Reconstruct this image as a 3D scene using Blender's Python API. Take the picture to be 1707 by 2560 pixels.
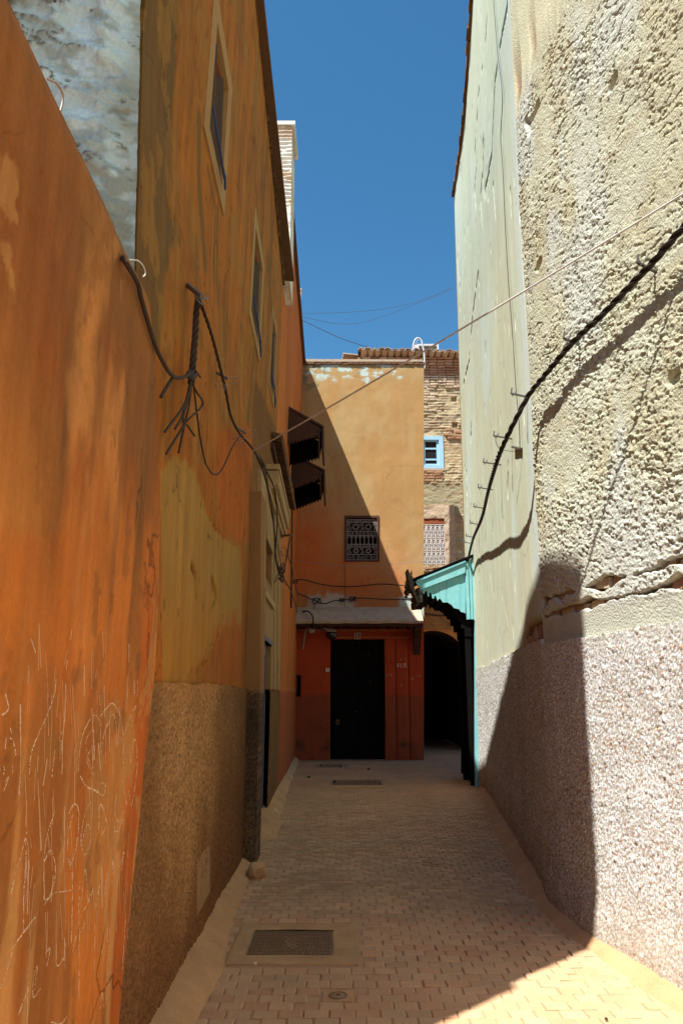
import bpy, bmesh, math, random
import numpy as np
from mathutils import Vector, Matrix

for o in list(bpy.data.objects):
    bpy.data.objects.remove(o)
SC = bpy.context.scene
COL = SC.collection
random.seed(7)
RNG = np.random.default_rng(11)

# ------------------------------------------------------------------ camera, sky, sun, exposure
F = 1850.0                      # focal length in pixels of the 1707 x 2560 photograph
CH = 1.5                        # eye height
T = math.atan(455 / F)          # upward tilt
cam_d = bpy.data.cameras.new('camera')
cam_d.sensor_fit = 'VERTICAL'
cam_d.sensor_height = 36.0
cam_d.lens = 36.0 * F / 2560
cam_d.clip_start = 0.05
cam_d.clip_end = 2000
cam = bpy.data.objects.new('camera', cam_d)
COL.objects.link(cam)
cam.location = (0, 0, CH)
cam.rotation_euler = (math.pi / 2 + T, 0, 0)
SC.camera = cam

SUN = Vector((0.39, 0.37, -1.0)).normalized()      # direction the light travels
world = bpy.data.worlds.new('World')
SC.world = world
world.use_nodes = True
wn = world.node_tree
bg = wn.nodes['Background']
sky = wn.nodes.new('ShaderNodeTexSky')
sky.sky_type = 'NISHITA'
sky.sun_disc = False
sky.sun_elevation = math.asin(-SUN.z)
sky.sun_rotation = math.atan2(-SUN.x, -SUN.y)
sky.altitude = 450
sky.air_density = 1.0
sky.dust_density = 0.3
sky.ozone_density = 3.0
hs = wn.nodes.new('ShaderNodeHueSaturation')
hs.inputs['Hue'].default_value = 0.488
hs.inputs['Saturation'].default_value = 1.24
wn.links.new(sky.outputs[0], hs.inputs['Color'])
wn.links.new(hs.outputs[0], bg.inputs[0])
bg.inputs[1].default_value = 0.084
sun_d = bpy.data.lights.new('sun', 'SUN')
sun_d.energy = 5.0
sun_d.angle = math.radians(0.53)
sun_d.color = (1.0, 0.975, 0.93)
sun = bpy.data.objects.new('sun', sun_d)
COL.objects.link(sun)
sun.rotation_euler = SUN.to_track_quat('-Z', 'Y').to_euler()
sun.location = (-6, -6, 16)
SC.view_settings.view_transform = 'Standard'
SC.view_settings.look = 'None'
SC.view_settings.exposure = 1.05
SC.view_settings.gamma = 1.0
SC.view_settings.use_curve_mapping = False
SC.cycles.max_bounces = 8
SC.cycles.diffuse_bounces = 6
SC.cycles.use_denoising = True

# ------------------------------------------------------------------ measuring the photograph onto real surfaces
def ray(u, v):
    x = (u - 853.5) / F
    y = (1280 - v) / F
    return np.array([x, math.cos(T) - y * math.sin(T), math.sin(T) + y * math.cos(T)])

def at_y(u, v, Y):
    d = ray(u, v)
    return np.array([0, 0, CH]) + d * Y / d[1]

def at_x(u, v, X):
    d = ray(u, v)
    return np.array([0, 0, CH]) + d * X / d[0]

def at_z(u, v, Z=0.0):
    d = ray(u, v)
    return np.array([0, 0, CH]) + d * (Z - CH) / d[2]

def XL(y, z):                                       # face of the tall houses on the left (slight batter)
    return (-.85 - .016 * (y - 3.5) - .045 * np.clip(z - 3.2, 0, 1.3) + .02 * np.clip(z - 4.5, 0, 20))

_ry = np.array([-9, 0, 3, 4.3, 5.2, 5.6, 5.85, 6.6, 8.1, 12, 13, 14.4, 20])
_rx = np.array([2.7, 2.2, 1.93, 1.75, 1.60, 1.56, 1.555, 1.63, 1.80, 2.24, 2.30, 2.37, 2.6])
def XR(y, z):                                       # face of the cream house on the right
    return np.interp(y, _ry, _rx) + .011 * np.asarray(z)

def on_left(u, v, off=0.0):
    d = ray(u, v); s = 3.0
    for _ in range(70):
        p = np.array([0, 0, CH]) + d * s
        s += ((XL(p[1], p[2]) + off) - p[0]) / d[0] * .7
    return np.array([0, 0, CH]) + d * s

def on_right(u, v, off=0.0):
    d = ray(u, v)
    best = None
    ss = np.linspace(1.0, 30, 6000)
    px = d[0] * ss; py = d[1] * ss; pz = CH + d[2] * ss
    g = px - (XR(py, pz) - off)
    k = np.argmax(g > 0)
    s = ss[k - 1] + (ss[k] - ss[k - 1]) * (-g[k - 1]) / (g[k] - g[k - 1])
    return np.array([0, 0, CH]) + d * s

# ------------------------------------------------------------------ numpy noise
def _h(ix, iy, seed):
    n = (ix.astype(np.int64) * 374761393 + iy.astype(np.int64) * 668265263 + seed * 974711) & 0xffffffff
    n = ((n ^ (n >> 13)) * 1274126177) & 0xffffffff
    n = n ^ (n >> 16)
    return (n & 0xffffff) / float(0xffffff)

def vn(x, y, seed=0):
    x = np.asarray(x, float); y = np.asarray(y, float)
    ix = np.floor(x); iy = np.floor(y)
    fx = x - ix; fy = y - iy
    fx = fx * fx * (3 - 2 * fx); fy = fy * fy * (3 - 2 * fy)
    a = _h(ix, iy, seed); b = _h(ix + 1, iy, seed)
    c = _h(ix, iy + 1, seed); d = _h(ix + 1, iy + 1, seed)
    return (a * (1 - fx) + b * fx) * (1 - fy) + (c * (1 - fx) + d * fx) * fy

def fbm(x, y, octv=4, seed=0, gain=.5):
    t = 0; a = 1; n = 0
    for k in range(octv):
        t = t + a * vn(x * 2 ** k + 17.3 * k, y * 2 ** k - 9.1 * k, seed + k)
        n += a; a *= gain
    return t / n

def voro(x, y, seed=0):
    ix = np.floor(x); iy = np.floor(y)
    best = np.full(np.shape(x), 9.0); idv = np.zeros(np.shape(x))
    for dx in (-1, 0, 1):
        for dy in (-1, 0, 1):
            cx = ix + dx; cy = iy + dy
            px = cx + _h(cx, cy, seed); py = cy + _h(cx, cy, seed + 5)
            dd = (px - x) ** 2 + (py - y) ** 2
            m = dd < best
            best = np.where(m, dd, best)
            idv = np.where(m, _h(cx, cy, seed + 9), idv)
    return np.sqrt(best), idv

def sst(e0, e1, x):
    t = np.clip((x - e0) / (e1 - e0 + 1e-9), 0, 1)
    return t * t * (3 - 2 * t)

def mixc(a, b, m):
    a = np.asarray(a, float); b = np.asarray(b, float)
    m = np.asarray(m)[..., None]
    return a * (1 - m) + b * m

def poly_mask(px, py, poly, soft=.03, wob=None):    # 1 inside
    d = np.full(np.shape(px), 1e9); ins = np.zeros(np.shape(px), bool)
    n = len(poly)
    for i in range(n):
        ax, ay = poly[i]; bx, by = poly[(i + 1) % n]
        ex, ey = bx - ax, by - ay
        t = np.clip(((px - ax) * ex + (py - ay) * ey) / (ex * ex + ey * ey + 1e-12), 0, 1)
        d = np.minimum(d, np.hypot(px - ax - t * ex, py - ay - t * ey))
        c = ((ay > py) != (by > py)) & (px < (bx - ax) * (py - ay) / (by - ay + 1e-12) + ax)
        ins ^= c
    sd = np.where(ins, d, -d)
    if wob is not None: sd = sd + wob
    return sst(-soft, soft, sd)

def line_mask(px, py, pts, w):
    d = np.full(np.shape(px), 1e9)
    for (ax, ay), (bx, by) in zip(pts[:-1], pts[1:]):
        ex, ey = bx - ax, by - ay
        t = np.clip(((px - ax) * ex + (py - ay) * ey) / (ex * ex + ey * ey + 1e-12), 0, 1)
        d = np.minimum(d, np.hypot(px - ax - t * ex, py - ay - t * ey))
    return 1 - sst(w * .4, w, d)

# ------------------------------------------------------------------ materials
def surf(name, color=(.5, .5, .5), attr=False, rough=.92, grain=.2, gscale=60, blotch=.15, bscale=5, bump=.4, bpscale=90,
         bdist=.003, spec=.25, rand=0.0, ramp=None, metallic=0.0, stretch=(1, 1, 1), tint2=None, t2scale=2.0, speck=None, streak=None, crack=None, bump2=None):
    m = bpy.data.materials.new(name); m.use_nodes = True
    nt = m.node_tree; N = nt.nodes; L = nt.links
    p = N['Principled BSDF']
    p.inputs['Roughness'].default_value = rough
    p.inputs['Specular IOR Level'].default_value = spec
    p.inputs['Metallic'].default_value = metallic
    geo = N.new('ShaderNodeNewGeometry')
    mp = N.new('ShaderNodeMapping'); mp.inputs['Scale'].default_value = stretch
    L.new(geo.outputs['Position'], mp.inputs['Vector'])
    def noise(sc, det=3, vec=mp.outputs[0], rgh=.55):
        n = N.new('ShaderNodeTexNoise'); n.inputs['Scale'].default_value = sc
        n.inputs['Detail'].default_value = det; n.inputs['Roughness'].default_value = rgh
        L.new(vec, n.inputs['Vector']); return n.outputs['Fac']
    def mth(op, a, b=None):
        n = N.new('ShaderNodeMath'); n.operation = op
        for k, v in ((0, a), (1, b)):
            if v is None: continue
            if isinstance(v, (int, float)): n.inputs[k].default_value = v
            else: L.new(v, n.inputs[k])
        return n.outputs[0]
    if attr:
        at = N.new('ShaderNodeAttribute'); at.attribute_name = 'col'
        base = at.outputs['Color']
    elif ramp:
        oi = N.new('ShaderNodeObjectInfo')
        rp = N.new('ShaderNodeValToRGB'); rp.color_ramp.interpolation = 'LINEAR'
        while len(rp.color_ramp.elements) < len(ramp): rp.color_ramp.elements.new(.5)
        for k, c in enumerate(ramp):
            rp.color_ramp.elements[k].position = k / (len(ramp) - 1)
            rp.color_ramp.elements[k].color = (*c, 1)
        L.new(oi.outputs['Random'], rp.inputs[0]); base = rp.outputs[0]
    else:
        rgb = N.new('ShaderNodeRGB'); rgb.outputs[0].default_value = (*color, 1); base = rgb.outputs[0]
    if tint2 is not None:
        mx = N.new('ShaderNodeMix'); mx.data_type = 'RGBA'
        f = noise(t2scale, 5, rgh=.65)
        cr = N.new('ShaderNodeMapRange'); cr.inputs[1].default_value = .45; cr.inputs[2].default_value = .65
        L.new(f, cr.inputs[0]); L.new(cr.outputs[0], mx.inputs[0]); L.new(base, mx.inputs[6])
        mx.inputs[7].default_value = (*tint2, 1); base = mx.outputs[2]
    f = mth('ADD', mth('MULTIPLY', noise(gscale, 3), 2 * grain), mth('MULTIPLY', noise(bscale, 4), 2 * blotch))
    f = mth('ADD', f, 1 - grain - blotch)
    if speck:                              # grains of different colour, each its own cell
        vo = N.new('ShaderNodeTexVoronoi'); vo.inputs['Scale'].default_value = speck[0]
        L.new(geo.outputs['Position'], vo.inputs['Vector'])
        sx = N.new('ShaderNodeSeparateColor'); L.new(vo.outputs['Color'], sx.inputs[0])
        f = mth('MULTIPLY', f, mth('ADD', mth('MULTIPLY', mth('POWER', sx.outputs[0], speck[2] if len(speck) > 2 else 1.0), 2 * speck[1]), 1 - speck[1]))
    if streak:                             # runs of old rain down the face
        m3 = N.new('ShaderNodeMapping'); m3.inputs['Scale'].default_value = (streak[0], streak[0], streak[0] * .07)
        L.new(geo.outputs['Position'], m3.inputs['Vector'])
        mr = N.new('ShaderNodeMapRange'); mr.inputs[1].default_value = .35; mr.inputs[2].default_value = .68
        L.new(noise(1.0, 6, m3.outputs[0], .65), mr.inputs[0])
        f = mth('MULTIPLY', f, mth('ADD', mth('MULTIPLY', mr.outputs[0], 2 * streak[1]), 1 - streak[1]))
    ck = None
    if crack:                              # hairline cracks
        wv = N.new('ShaderNodeTexNoise'); wv.inputs['Scale'].default_value = 3.0; wv.inputs['Detail'].default_value = 5
        L.new(geo.outputs['Position'], wv.inputs['Vector'])
        va = N.new('ShaderNodeVectorMath'); va.operation = 'MULTIPLY_ADD'
        L.new(wv.outputs['Color'], va.inputs[0]); va.inputs[1].default_value = (.5, .5, .5); L.new(geo.outputs['Position'], va.inputs[2])
        vd = N.new('ShaderNodeTexVoronoi'); vd.feature = 'DISTANCE_TO_EDGE'; vd.inputs['Scale'].default_value = crack[0]
        L.new(va.outputs[0], vd.inputs['Vector'])
        c1 = N.new('ShaderNodeMapRange'); c1.inputs[1].default_value = .0; c1.inputs[2].default_value = .012; L.new(vd.outputs['Distance'], c1.inputs[0])
        c2 = N.new('ShaderNodeMapRange'); c2.inputs[1].default_value = .50; c2.inputs[2].default_value = .58; L.new(noise(1.1, 3, geo.outputs['Position']), c2.inputs[0])
        ck = mth('SUBTRACT', 1.0, mth('MULTIPLY', mth('SUBTRACT', 1.0, c1.outputs[0]), c2.outputs[0]))
        f = mth('MULTIPLY', f, mth('ADD', mth('MULTIPLY', ck, crack[1]), 1 - crack[1]))
    if rand:
        oi = N.new('ShaderNodeObjectInfo')
        f = mth('MULTIPLY', f, mth('ADD', mth('MULTIPLY', oi.outputs['Random'], 2 * rand), 1 - rand))
    vm = N.new('ShaderNodeVectorMath'); vm.operation = 'SCALE'
    L.new(base, vm.inputs[0]); L.new(f, vm.inputs['Scale'])
    L.new(vm.outputs[0], p.inputs['Base Color'])
    if bump:
        bp = N.new('ShaderNodeBump'); bp.inputs['Strength'].default_value = bump; bp.inputs['Distance'].default_value = bdist
        h = noise(bpscale, 4)
        if ck is not None: h = mth('ADD', h, mth('MULTIPLY', ck, .5))
        if bump2:                          # coarse ragged grit
            v2 = N.new('ShaderNodeTexVoronoi'); v2.inputs['Scale'].default_value = bump2[0]; L.new(geo.outputs['Position'], v2.inputs['Vector'])
            h = mth('ADD', h, mth('MULTIPLY', v2.outputs['Distance'], -bump2[1]))
        L.new(h, bp.inputs['Height']); L.new(bp.outputs[0], p.inputs['Normal'])
    return m

MAT = {}
MAT['plaster'] = surf('painted_plaster', attr=True, grain=.16, gscale=55, blotch=.22, bscale=3.0, bump=.5, bpscale=60, bdist=.006, streak=(9, .16), crack=(1.1, .6))
MAT['smooth'] = surf('smooth_plaster', attr=True, grain=.12, gscale=45, blotch=.12, bscale=3.0, bump=.4, bpscale=60, bdist=.005, crack=(.9, .25))
MAT['pebble'] = surf('pebbledash', attr=True, grain=.2, gscale=160, blotch=.18, bscale=2.5, bump=.8, bpscale=170, bdist=.006, speck=(110, .30))
MAT['brown_pebble'] = surf('brown_pebbledash', attr=True, grain=.2, gscale=160, blotch=.3, bscale=2.0, bump=.9, bpscale=150, bdist=.008, speck=(95, .30))
MAT['crumb'] = surf('crumbling_render', attr=True, grain=.22, gscale=130, blotch=.14, bscale=6, bump=.9, bpscale=80, bdist=.010, bump2=(55, .35))
MAT['lime'] = surf('lumpy_limewash', attr=True, grain=.2, gscale=70, blotch=.25, bscale=7, bump=.9, bpscale=40, bdist=.012)
MAT['rough'] = surf('rough_render', attr=True, grain=.2, gscale=120, blotch=.1, bscale=6, bump=.6, bpscale=150, bdist=.005)
MAT['ground'] = surf('dusty_mortar', attr=True, grain=.25, gscale=70, blotch=.2, bscale=2.5, bump=.5, bpscale=80, bdist=.004)
MAT['cement'] = surf('cement_kerb', (.51, .295, .145), grain=.2, gscale=60, blotch=.34, bscale=4, bump=.5, bpscale=30, bdist=.01)
PAV = dict(grain=.22, gscale=110, blotch=.3, bscale=1.3, bump=.35, bpscale=140, bdist=.0025)
MAT['pav_a'] = surf('paver_sand', ramp=[(.55, .342, .19), (.575, .36, .205), (.52, .323, .18)], **PAV)
MAT['pav_b'] = surf('paver_red', ramp=[(.53, .305, .168), (.555, .32, .178), (.495, .283, .16)], **PAV)
MAT['pav_c'] = surf('paver_grey', ramp=[(.50, .325, .19), (.53, .345, .20), (.465, .30, .173)], **PAV)
MAT['pav_mass'] = surf('paver_mass', attr=True, **PAV)
MAT['brick'] = surf('old_brick', ramp=[(.42, .26, .15), (.34, .16, .09), (.47, .33, .2)], grain=.25, gscale=60, blotch=.25, bscale=12, bump=.7, bpscale=70, bdist=.006)
MAT['pale_brick'] = surf('pale_brick', ramp=[(.58, .48, .34), (.5, .38, .25), (.55, .42, .3)], grain=.25, gscale=50, blotch=.2, bscale=9, bump=.6, bpscale=60, bdist=.006)
MAT['tile'] = surf('roof_tile', ramp=[(.30, .2, .13), (.4, .3, .2), (.26, .19, .14)], grain=.3, gscale=40, blotch=.3, bscale=8, bump=.4, bpscale=50)
MAT['dark_brick'] = surf('dark_coping', ramp=[(.13, .065, .03), (.10, .05, .025), (.17, .09, .045)], grain=.3, gscale=40, blotch=.3, bscale=10, bump=.5, bpscale=50)
MAT['teal'] = surf('teal_paint', (.19, .50, .52), rough=.6, spec=.4, grain=.06, gscale=40, blotch=.10, bscale=5, bump=.25, bpscale=25, tint2=(.26, .55, .54), t2scale=6)
MAT['dark_wood'] = surf('dark_wood', (.055, .022, .012), rough=.75, grain=.3, gscale=30, blotch=.3, bscale=6, bump=.3, bpscale=40, stretch=(1, 1, .15))
MAT['black_wood'] = surf('black_shaded_wood', (.005, .004, .0035), rough=.8, spec=.08, grain=.3, gscale=30, blotch=.3, bscale=6, bump=.3, bpscale=40)  # black of the dark doors, also the painted shade inside the hoods
MAT['grey_wood'] = surf('weathered_wood', (.085, .068, .052), grain=.3, gscale=40, blotch=.25, bscale=9, bump=.5, bpscale=40)
MAT['cable'] = surf('cable_rubber', (.022, .015, .011), rough=.65, spec=.35, grain=.2, gscale=40, blotch=.25, bscale=7, bump=.1, bpscale=60)
MAT['brown_cable'] = surf('dusty_cable', (.055, .036, .024), rough=.8, spec=.2, grain=.3, gscale=60, blotch=.35, bscale=9, bump=.2, bpscale=60)
MAT['wire'] = surf('thin_wire', (.03, .02, .014), rough=.6, spec=.4, grain=.1, bump=0)
MAT['pale_wire'] = surf('pale_wire', (.55, .52, .48), rough=.5, spec=.5, grain=.1, bump=0)
MAT['steel'] = surf('galvanised_bracket', (.12, .11, .10), rough=.5, spec=.5, metallic=.3, grain=.2, bump=.1)
MAT['iron'] = surf('wrought_iron', (.05, .04, .036), rough=.55, spec=.5, grain=.2, bump=.15, bpscale=80)
MAT['pale_iron'] = surf('painted_iron', (.42, .40, .36), rough=.55, spec=.4, grain=.2, bump=.15)
MAT['cast'] = surf('dusty_cast_iron', (.30, .19, .105), rough=.8, grain=.3, gscale=90, blotch=.3, bscale=9, bump=.4, bpscale=90)
MAT['grate'] = surf('grate_iron', (.23, .15, .088), rough=.7, grain=.3, gscale=60, blotch=.25, bump=.2)
MAT['hole'] = surf('dark_void', (.012, .009, .007), rough=1, spec=0, grain=.1, bump=0)
MAT['glass'] = surf('dusty_glass', (.02, .02, .022), rough=.12, spec=.6, grain=.1, bump=0)
MAT['blue_wood'] = surf('pale_blue_paint', (.33, .56, .70), rough=.6, spec=.35, grain=.1, blotch=.12, bump=.2, bpscale=40)
MAT['door_blue'] = surf('deep_blue_paint', (.02, .04, .26), rough=.55, spec=.4, grain=.15, blotch=.2, bump=.2, bpscale=40)
MAT['frame_blue'] = surf('dusty_violet_paint', (.12, .11, .19), rough=.6, grain=.15, blotch=.2, bump=.2)
MAT['curtain'] = surf('brown_cloth', (.075, .05, .036), rough=.95, grain=.15, blotch=.25, bscale=8, bump=.4, bpscale=12, bdist=.02, stretch=(1, 6, .4))
MAT['curtain_blue'] = surf('blue_cloth', (.05, .075, .17), rough=.95, grain=.15, blotch=.2, bump=.3, bpscale=30)
MAT['red_wood'] = surf('red_window_wood', (.26, .07, .025), rough=.7, grain=.2, blotch=.2, bump=.2)
MAT['band'] = surf('pale_surround', (.36, .215, .085), grain=.12, gscale=40, blotch=.12, bump=.4, bpscale=60)
MAT['stucco'] = surf('carved_stucco', (.40, .265, .125), grain=.18, gscale=40, blotch=.2, bscale=7, bump=.4, bpscale=60)
MAT['olive'] = surf('olive_render', (.32, .19, .078), grain=.15, gscale=50, blotch=.2, bscale=4, bump=.4, bpscale=60)
MAT['white'] = surf('white_limewash', (.74, .72, .68), grain=.1, gscale=40, blotch=.15, bscale=6, bump=.4, bpscale=50)
MAT['white_metal'] = surf('white_metal', (.52, .53, .53), rough=.4, spec=.5, grain=.05, blotch=.06, bump=0)
MAT['grey_metal'] = surf('grey_metal', (.13, .12, .10), rough=.5, spec=.5, grain=.1, blotch=.1, bump=0)
MAT['lamp_metal'] = surf('lamp_grey', (.30, .24, .19), rough=.5, spec=.4, grain=.15, blotch=.2, bump=.1)
MAT['chalk'] = surf('white_chalk', (.78, .60, .40), grain=.35, gscale=160, blotch=.2, bscale=12, bump=.3)
MAT['chalk_dim'] = surf('faded_chalk', (.66, .40, .20), grain=.3, gscale=120, blotch=.2, bscale=12, bump=.2)
MAT['plate'] = surf('enamel_plate', (.55, .47, .40), rough=.5, spec=.4, grain=.08, bump=0)
MAT['ink'] = surf('black_enamel', (.015, .013, .012), rough=.5, grain=.1, bump=0)
MAT['red_paint'] = surf('red_painted_render', (.42, .13, .05), grain=.15, gscale=50, blotch=.22, bscale=4, bump=.4, bpscale=60)
MAT['slab'] = surf('dusty_concrete', (.46, .35, .24), grain=.2, gscale=40, blotch=.3, bscale=6, bump=.6, bpscale=35, bdist=.01)
MAT['brass'] = surf('dull_brass', (.35, .24, .10), rough=.4, metallic=.7, grain=.1, bump=0)
MAT['stone'] = surf('loose_stone', (.42, .32, .21), grain=.25, gscale=50, blotch=.2, bump=.6, bpscale=40, bdist=.01)
MAT['litter'] = surf('pale_litter', (.7, .66, .58), grain=.1, bump=.2)

# ------------------------------------------------------------------ object helpers
def tag(o, label=None, cat=None, group=None, kind=None):
    if label: o['label'] = label
    if cat: o['category'] = cat
    if group: o['group'] = group
    if kind: o['kind'] = kind
    return o

def thing(name, label, cat, loc=(0, 0, 0), group=None):
    o = bpy.data.objects.new(name, None); COL.objects.link(o)
    o.location = loc; o.empty_display_size = .2
    return tag(o, label, cat, group)

def world_of(p):
    m = Matrix.Identity(4); q = p
    while q is not None:
        m = Matrix.LocRotScale(q.location, q.rotation_euler, q.scale) @ (q.matrix_parent_inverse @ m if False else m)
        break
    return m

def link(name, me, mat, parent=None, kind=None, label=None):
    o = bpy.data.objects.new(name, me); COL.objects.link(o)
    if mat is not None and not me.materials:
        for mm in (mat if isinstance(mat, (list, tuple)) else [mat]): me.materials.append(mm)
    if parent is not None: par(o, parent)
    if kind: o['kind'] = kind
    if label: o['label'] = label
    return o

def par(o, parent):          # vertices stay in world coordinates
    o.parent = parent
    off = Vector((0, 0, 0)); q = parent
    while q is not None:
        off += q.location
        if q.parent is not None: off += q.matrix_parent_inverse.translation
        q = q.parent
    o.matrix_parent_inverse = Matrix.Translation(-off)

class MB:
    def __init__(s): s.v = []; s.f = []; s.sm = []
    def add(s, vs, fs, smooth=False):
        b = len(s.v); s.v += [tuple(map(float, p)) for p in vs]
        for f in fs: s.f.append([b + i for i in f]); s.sm.append(smooth)
        return s
    def hexa(s, a, b):       # two quads (loops) joined
        n = len(a)
        fs = [list(range(n))[::-1], [n + i for i in range(n)]]
        fs += [[i, (i + 1) % n, n + (i + 1) % n, n + i] for i in range(n)]
        return s.add(list(a) + list(b), fs)
    def box(s, p0, p1):
        x0, y0, z0 = p0; x1, y1, z1 = p1
        return s.hexa([(x0, y0, z0), (x1, y0, z0), (x1, y1, z0), (x0, y1, z0)], [(x0, y0, z1), (x1, y0, z1), (x1, y1, z1), (x0, y1, z1)])
    def rbox(s, p0, p1, j=.006, rng=random):     # a box with slightly worn corners
        x0, y0, z0 = p0; x1, y1, z1 = p1
        r = lambda: rng.uniform(-j, j)
        return s.hexa([(x0 + r(), y0 + r(), z0 + r()), (x1 + r(), y0 + r(), z0 + r()), (x1 + r(), y1 + r(), z0 + r()), (x0 + r(), y1 + r(), z0 + r())],
                      [(x0 + r(), y0 + r(), z1 + r()), (x1 + r(), y0 + r(), z1 + r()), (x1 + r(), y1 + r(), z1 + r()), (x0 + r(), y1 + r(), z1 + r())])
    def prism(s, poly, vec):
        vec = np.asarray(vec, float)
        return s.hexa([np.asarray(p, float) for p in poly], [np.asarray(p, float) + vec for p in poly])
    def bar(s, p, q, w, h=None, up=(0, 0, 1)):
        p = Vector(p); q = Vector(q); d = (q - p).normalized(); up = Vector(up)
        if abs(d.dot(up)) > .95: up = Vector((0, 1, 0))
        a = d.cross(up).normalized() * w / 2; b = a.normalized().cross(d) * (h or w) / 2
        return s.hexa([p - a - b, p + a - b, p + a + b, p - a + b], [q - a - b, q + a - b, q + a + b, q - a + b])
    def tube(s, pts, r, n=6, closed=False):
        pts = [Vector(map(float, p)) for p in pts]
        rs = r if isinstance(r, (list, tuple)) else [r] * len(pts)
        vs = []; up = None
        for i, p in enumerate(pts):
            d = (pts[min(i + 1, len(pts) - 1)] - pts[max(i - 1, 0)])
            d = d.normalized() if d.length > 1e-9 else Vector((0, 1, 0))
            if up is None: up = d.orthogonal().normalized()
            a = (up - d * up.dot(d)); a = a.normalized() if a.length > 1e-6 else d.orthogonal().normalized()
            up = a; b = d.cross(a)
            for k in range(n):
                t = 2 * math.pi * k / n
                vs.append(p + (a * math.cos(t) + b * math.sin(t)) * rs[i])
        fs = []
        for i in range(len(pts) - 1):
            for k in range(n):
                fs.append([i * n + k, i * n + (k + 1) % n, (i + 1) * n + (k + 1) % n, (i + 1) * n + k])
        s.add(vs, fs, True)
        m = len(pts) - 1
        s.add(vs[:n], [list(range(n))[::-1]]); s.add(vs[m * n:], [list(range(n))])
        return s
    def lathe(s, c, prof, axis='z', n=12):
        c = Vector(c); vs = []
        for r, h in prof:
            for k in range(n):
                t = 2 * math.pi * k / n; a, b = r * math.cos(t), r * math.sin(t)
                vs.append(c + (Vector((a, b, h)) if axis == 'z' else Vector((a, h, b)) if axis == 'y' else Vector((h, a, b))))
        fs = [[i * n + k, i * n + (k + 1) % n, (i + 1) * n + (k + 1) % n, (i + 1) * n + k] for i in range(len(prof) - 1) for k in range(n)]
        s.add(vs, fs, True)
        s.add(vs[:n], [list(range(n))[::-1]]); s.add(vs[-n:], [list(range(n))])
        return s
    def mesh(s, name='mesh'):
        me = bpy.data.meshes.new(name)
        me.from_pydata(s.v, [], s.f)
        me.polygons.foreach_set('use_smooth', s.sm)
        bm = bmesh.new(); bm.from_mesh(me); bmesh.ops.recalc_face_normals(bm, faces=bm.faces); bm.to_mesh(me); bm.free()
        me.update(); return me
    def build(s, name, mat, parent=None, kind=None, label=None):
        return link(name, s.mesh(name), mat, parent, kind, label)

def raw_mesh(name, V, Q, cols=None, smooth=None):
    me = bpy.data.meshes.new(name)
    me.vertices.add(len(V)); me.vertices.foreach_set('co', np.ascontiguousarray(V, np.float32).ravel())
    nq = len(Q)
    me.loops.add(nq * 4); me.loops.foreach_set('vertex_index', np.ascontiguousarray(Q, np.int32).ravel())
    me.polygons.add(nq)
    me.polygons.foreach_set('loop_start', np.arange(0, nq * 4, 4, dtype=np.int32))
    if smooth is not None: me.polygons.foreach_set('use_smooth', smooth)
    me.update(calc_edges=True)
    if cols is not None:
        ca = me.color_attributes.new('col', 'FLOAT_COLOR', 'POINT')
        c4 = np.ones((len(V), 4), np.float32); c4[:, :3] = np.clip(cols, 0.003, .95)
        ca.data.foreach_set('color', c4.ravel())
    return me

def sheet(name, A, B, pos, mat, nrm, parent=None, disp=None, color=None, holes=(), back=None, kind=None, label=None, gain=(1, 1, 1)):
    A = np.unique(np.round(np.concatenate([A] + [[h[0], h[1]] for h in holes]), 5)) if len(holes) else np.asarray(A, float)
    B = np.unique(np.round(np.concatenate([B] + [[h[2], h[3]] for h in holes]), 5)) if len(holes) else np.asarray(B, float)
    a, b = np.meshgrid(A, B)
    X, Y, Z = pos(a, b)
    X = X + 0 * a; Y = Y + 0 * a; Z = Z + 0 * a
    nrm = np.asarray(nrm, float)
    d = disp(X, Y, Z) if disp is not None else np.zeros_like(a)
    P = np.stack([X + d * nrm[0], Y + d * nrm[1], Z + d * nrm[2]], -1)
    nb, na = a.shape
    C = color(X, Y, Z, d) if color is not None else None
    idx = np.arange(na * nb).reshape(nb, na)
    q = np.stack([idx[:-1, :-1], idx[:-1, 1:], idx[1:, 1:], idx[1:, :-1]], -1).reshape(-1, 4)
    if len(holes):
        ca = .5 * (A[:-1] + A[1:]); cb = .5 * (B[:-1] + B[1:])
        ga, gb = np.meshgrid(ca, cb); keep = np.ones(ga.shape, bool)
        for h in holes: keep &= ~((ga > h[0]) & (ga < h[1]) & (gb > h[2]) & (gb < h[3]))
        q = q[keep.ravel()]
    V = P.reshape(-1, 3)
    e1 = V[q[:, 1]] - V[q[:, 0]]; e2 = V[q[:, 3]] - V[q[:, 0]]
    if np.sum(np.cross(e1, e2) @ nrm) < 0: q = q[:, ::-1]
    sm = np.ones(len(q), bool)
    cols = C.reshape(-1, 3) * np.asarray(gain, float) if C is not None else None
    if back is not None:
        back = np.asarray(back, float)
        loop = np.concatenate([idx[0, :], idx[1:, -1], idx[-1, -2::-1], idx[-2:0:-1, 0]])
        n0 = len(V); lv = V[loop]; m = len(loop)
        V = np.concatenate([V, lv, lv + back])
        k = np.arange(m); k2 = (k + 1) % m
        sq = np.stack([n0 + k, n0 + k2, n0 + m + k2, n0 + m + k], -1)
        c = [n0 + m + 0, n0 + m + na - 1, n0 + m + na - 1 + nb - 1, n0 + m + na - 1 + nb - 1 + na - 1]
        q = np.concatenate([q, sq, [c]]); sm = np.concatenate([sm, np.zeros(m + 1, bool)])
        if cols is not None: cols = np.concatenate([cols, cols[loop], cols[loop]])
    me = raw_mesh(name, V, q, cols, sm)
    return link(name, me, mat, parent, kind, label)

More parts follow.
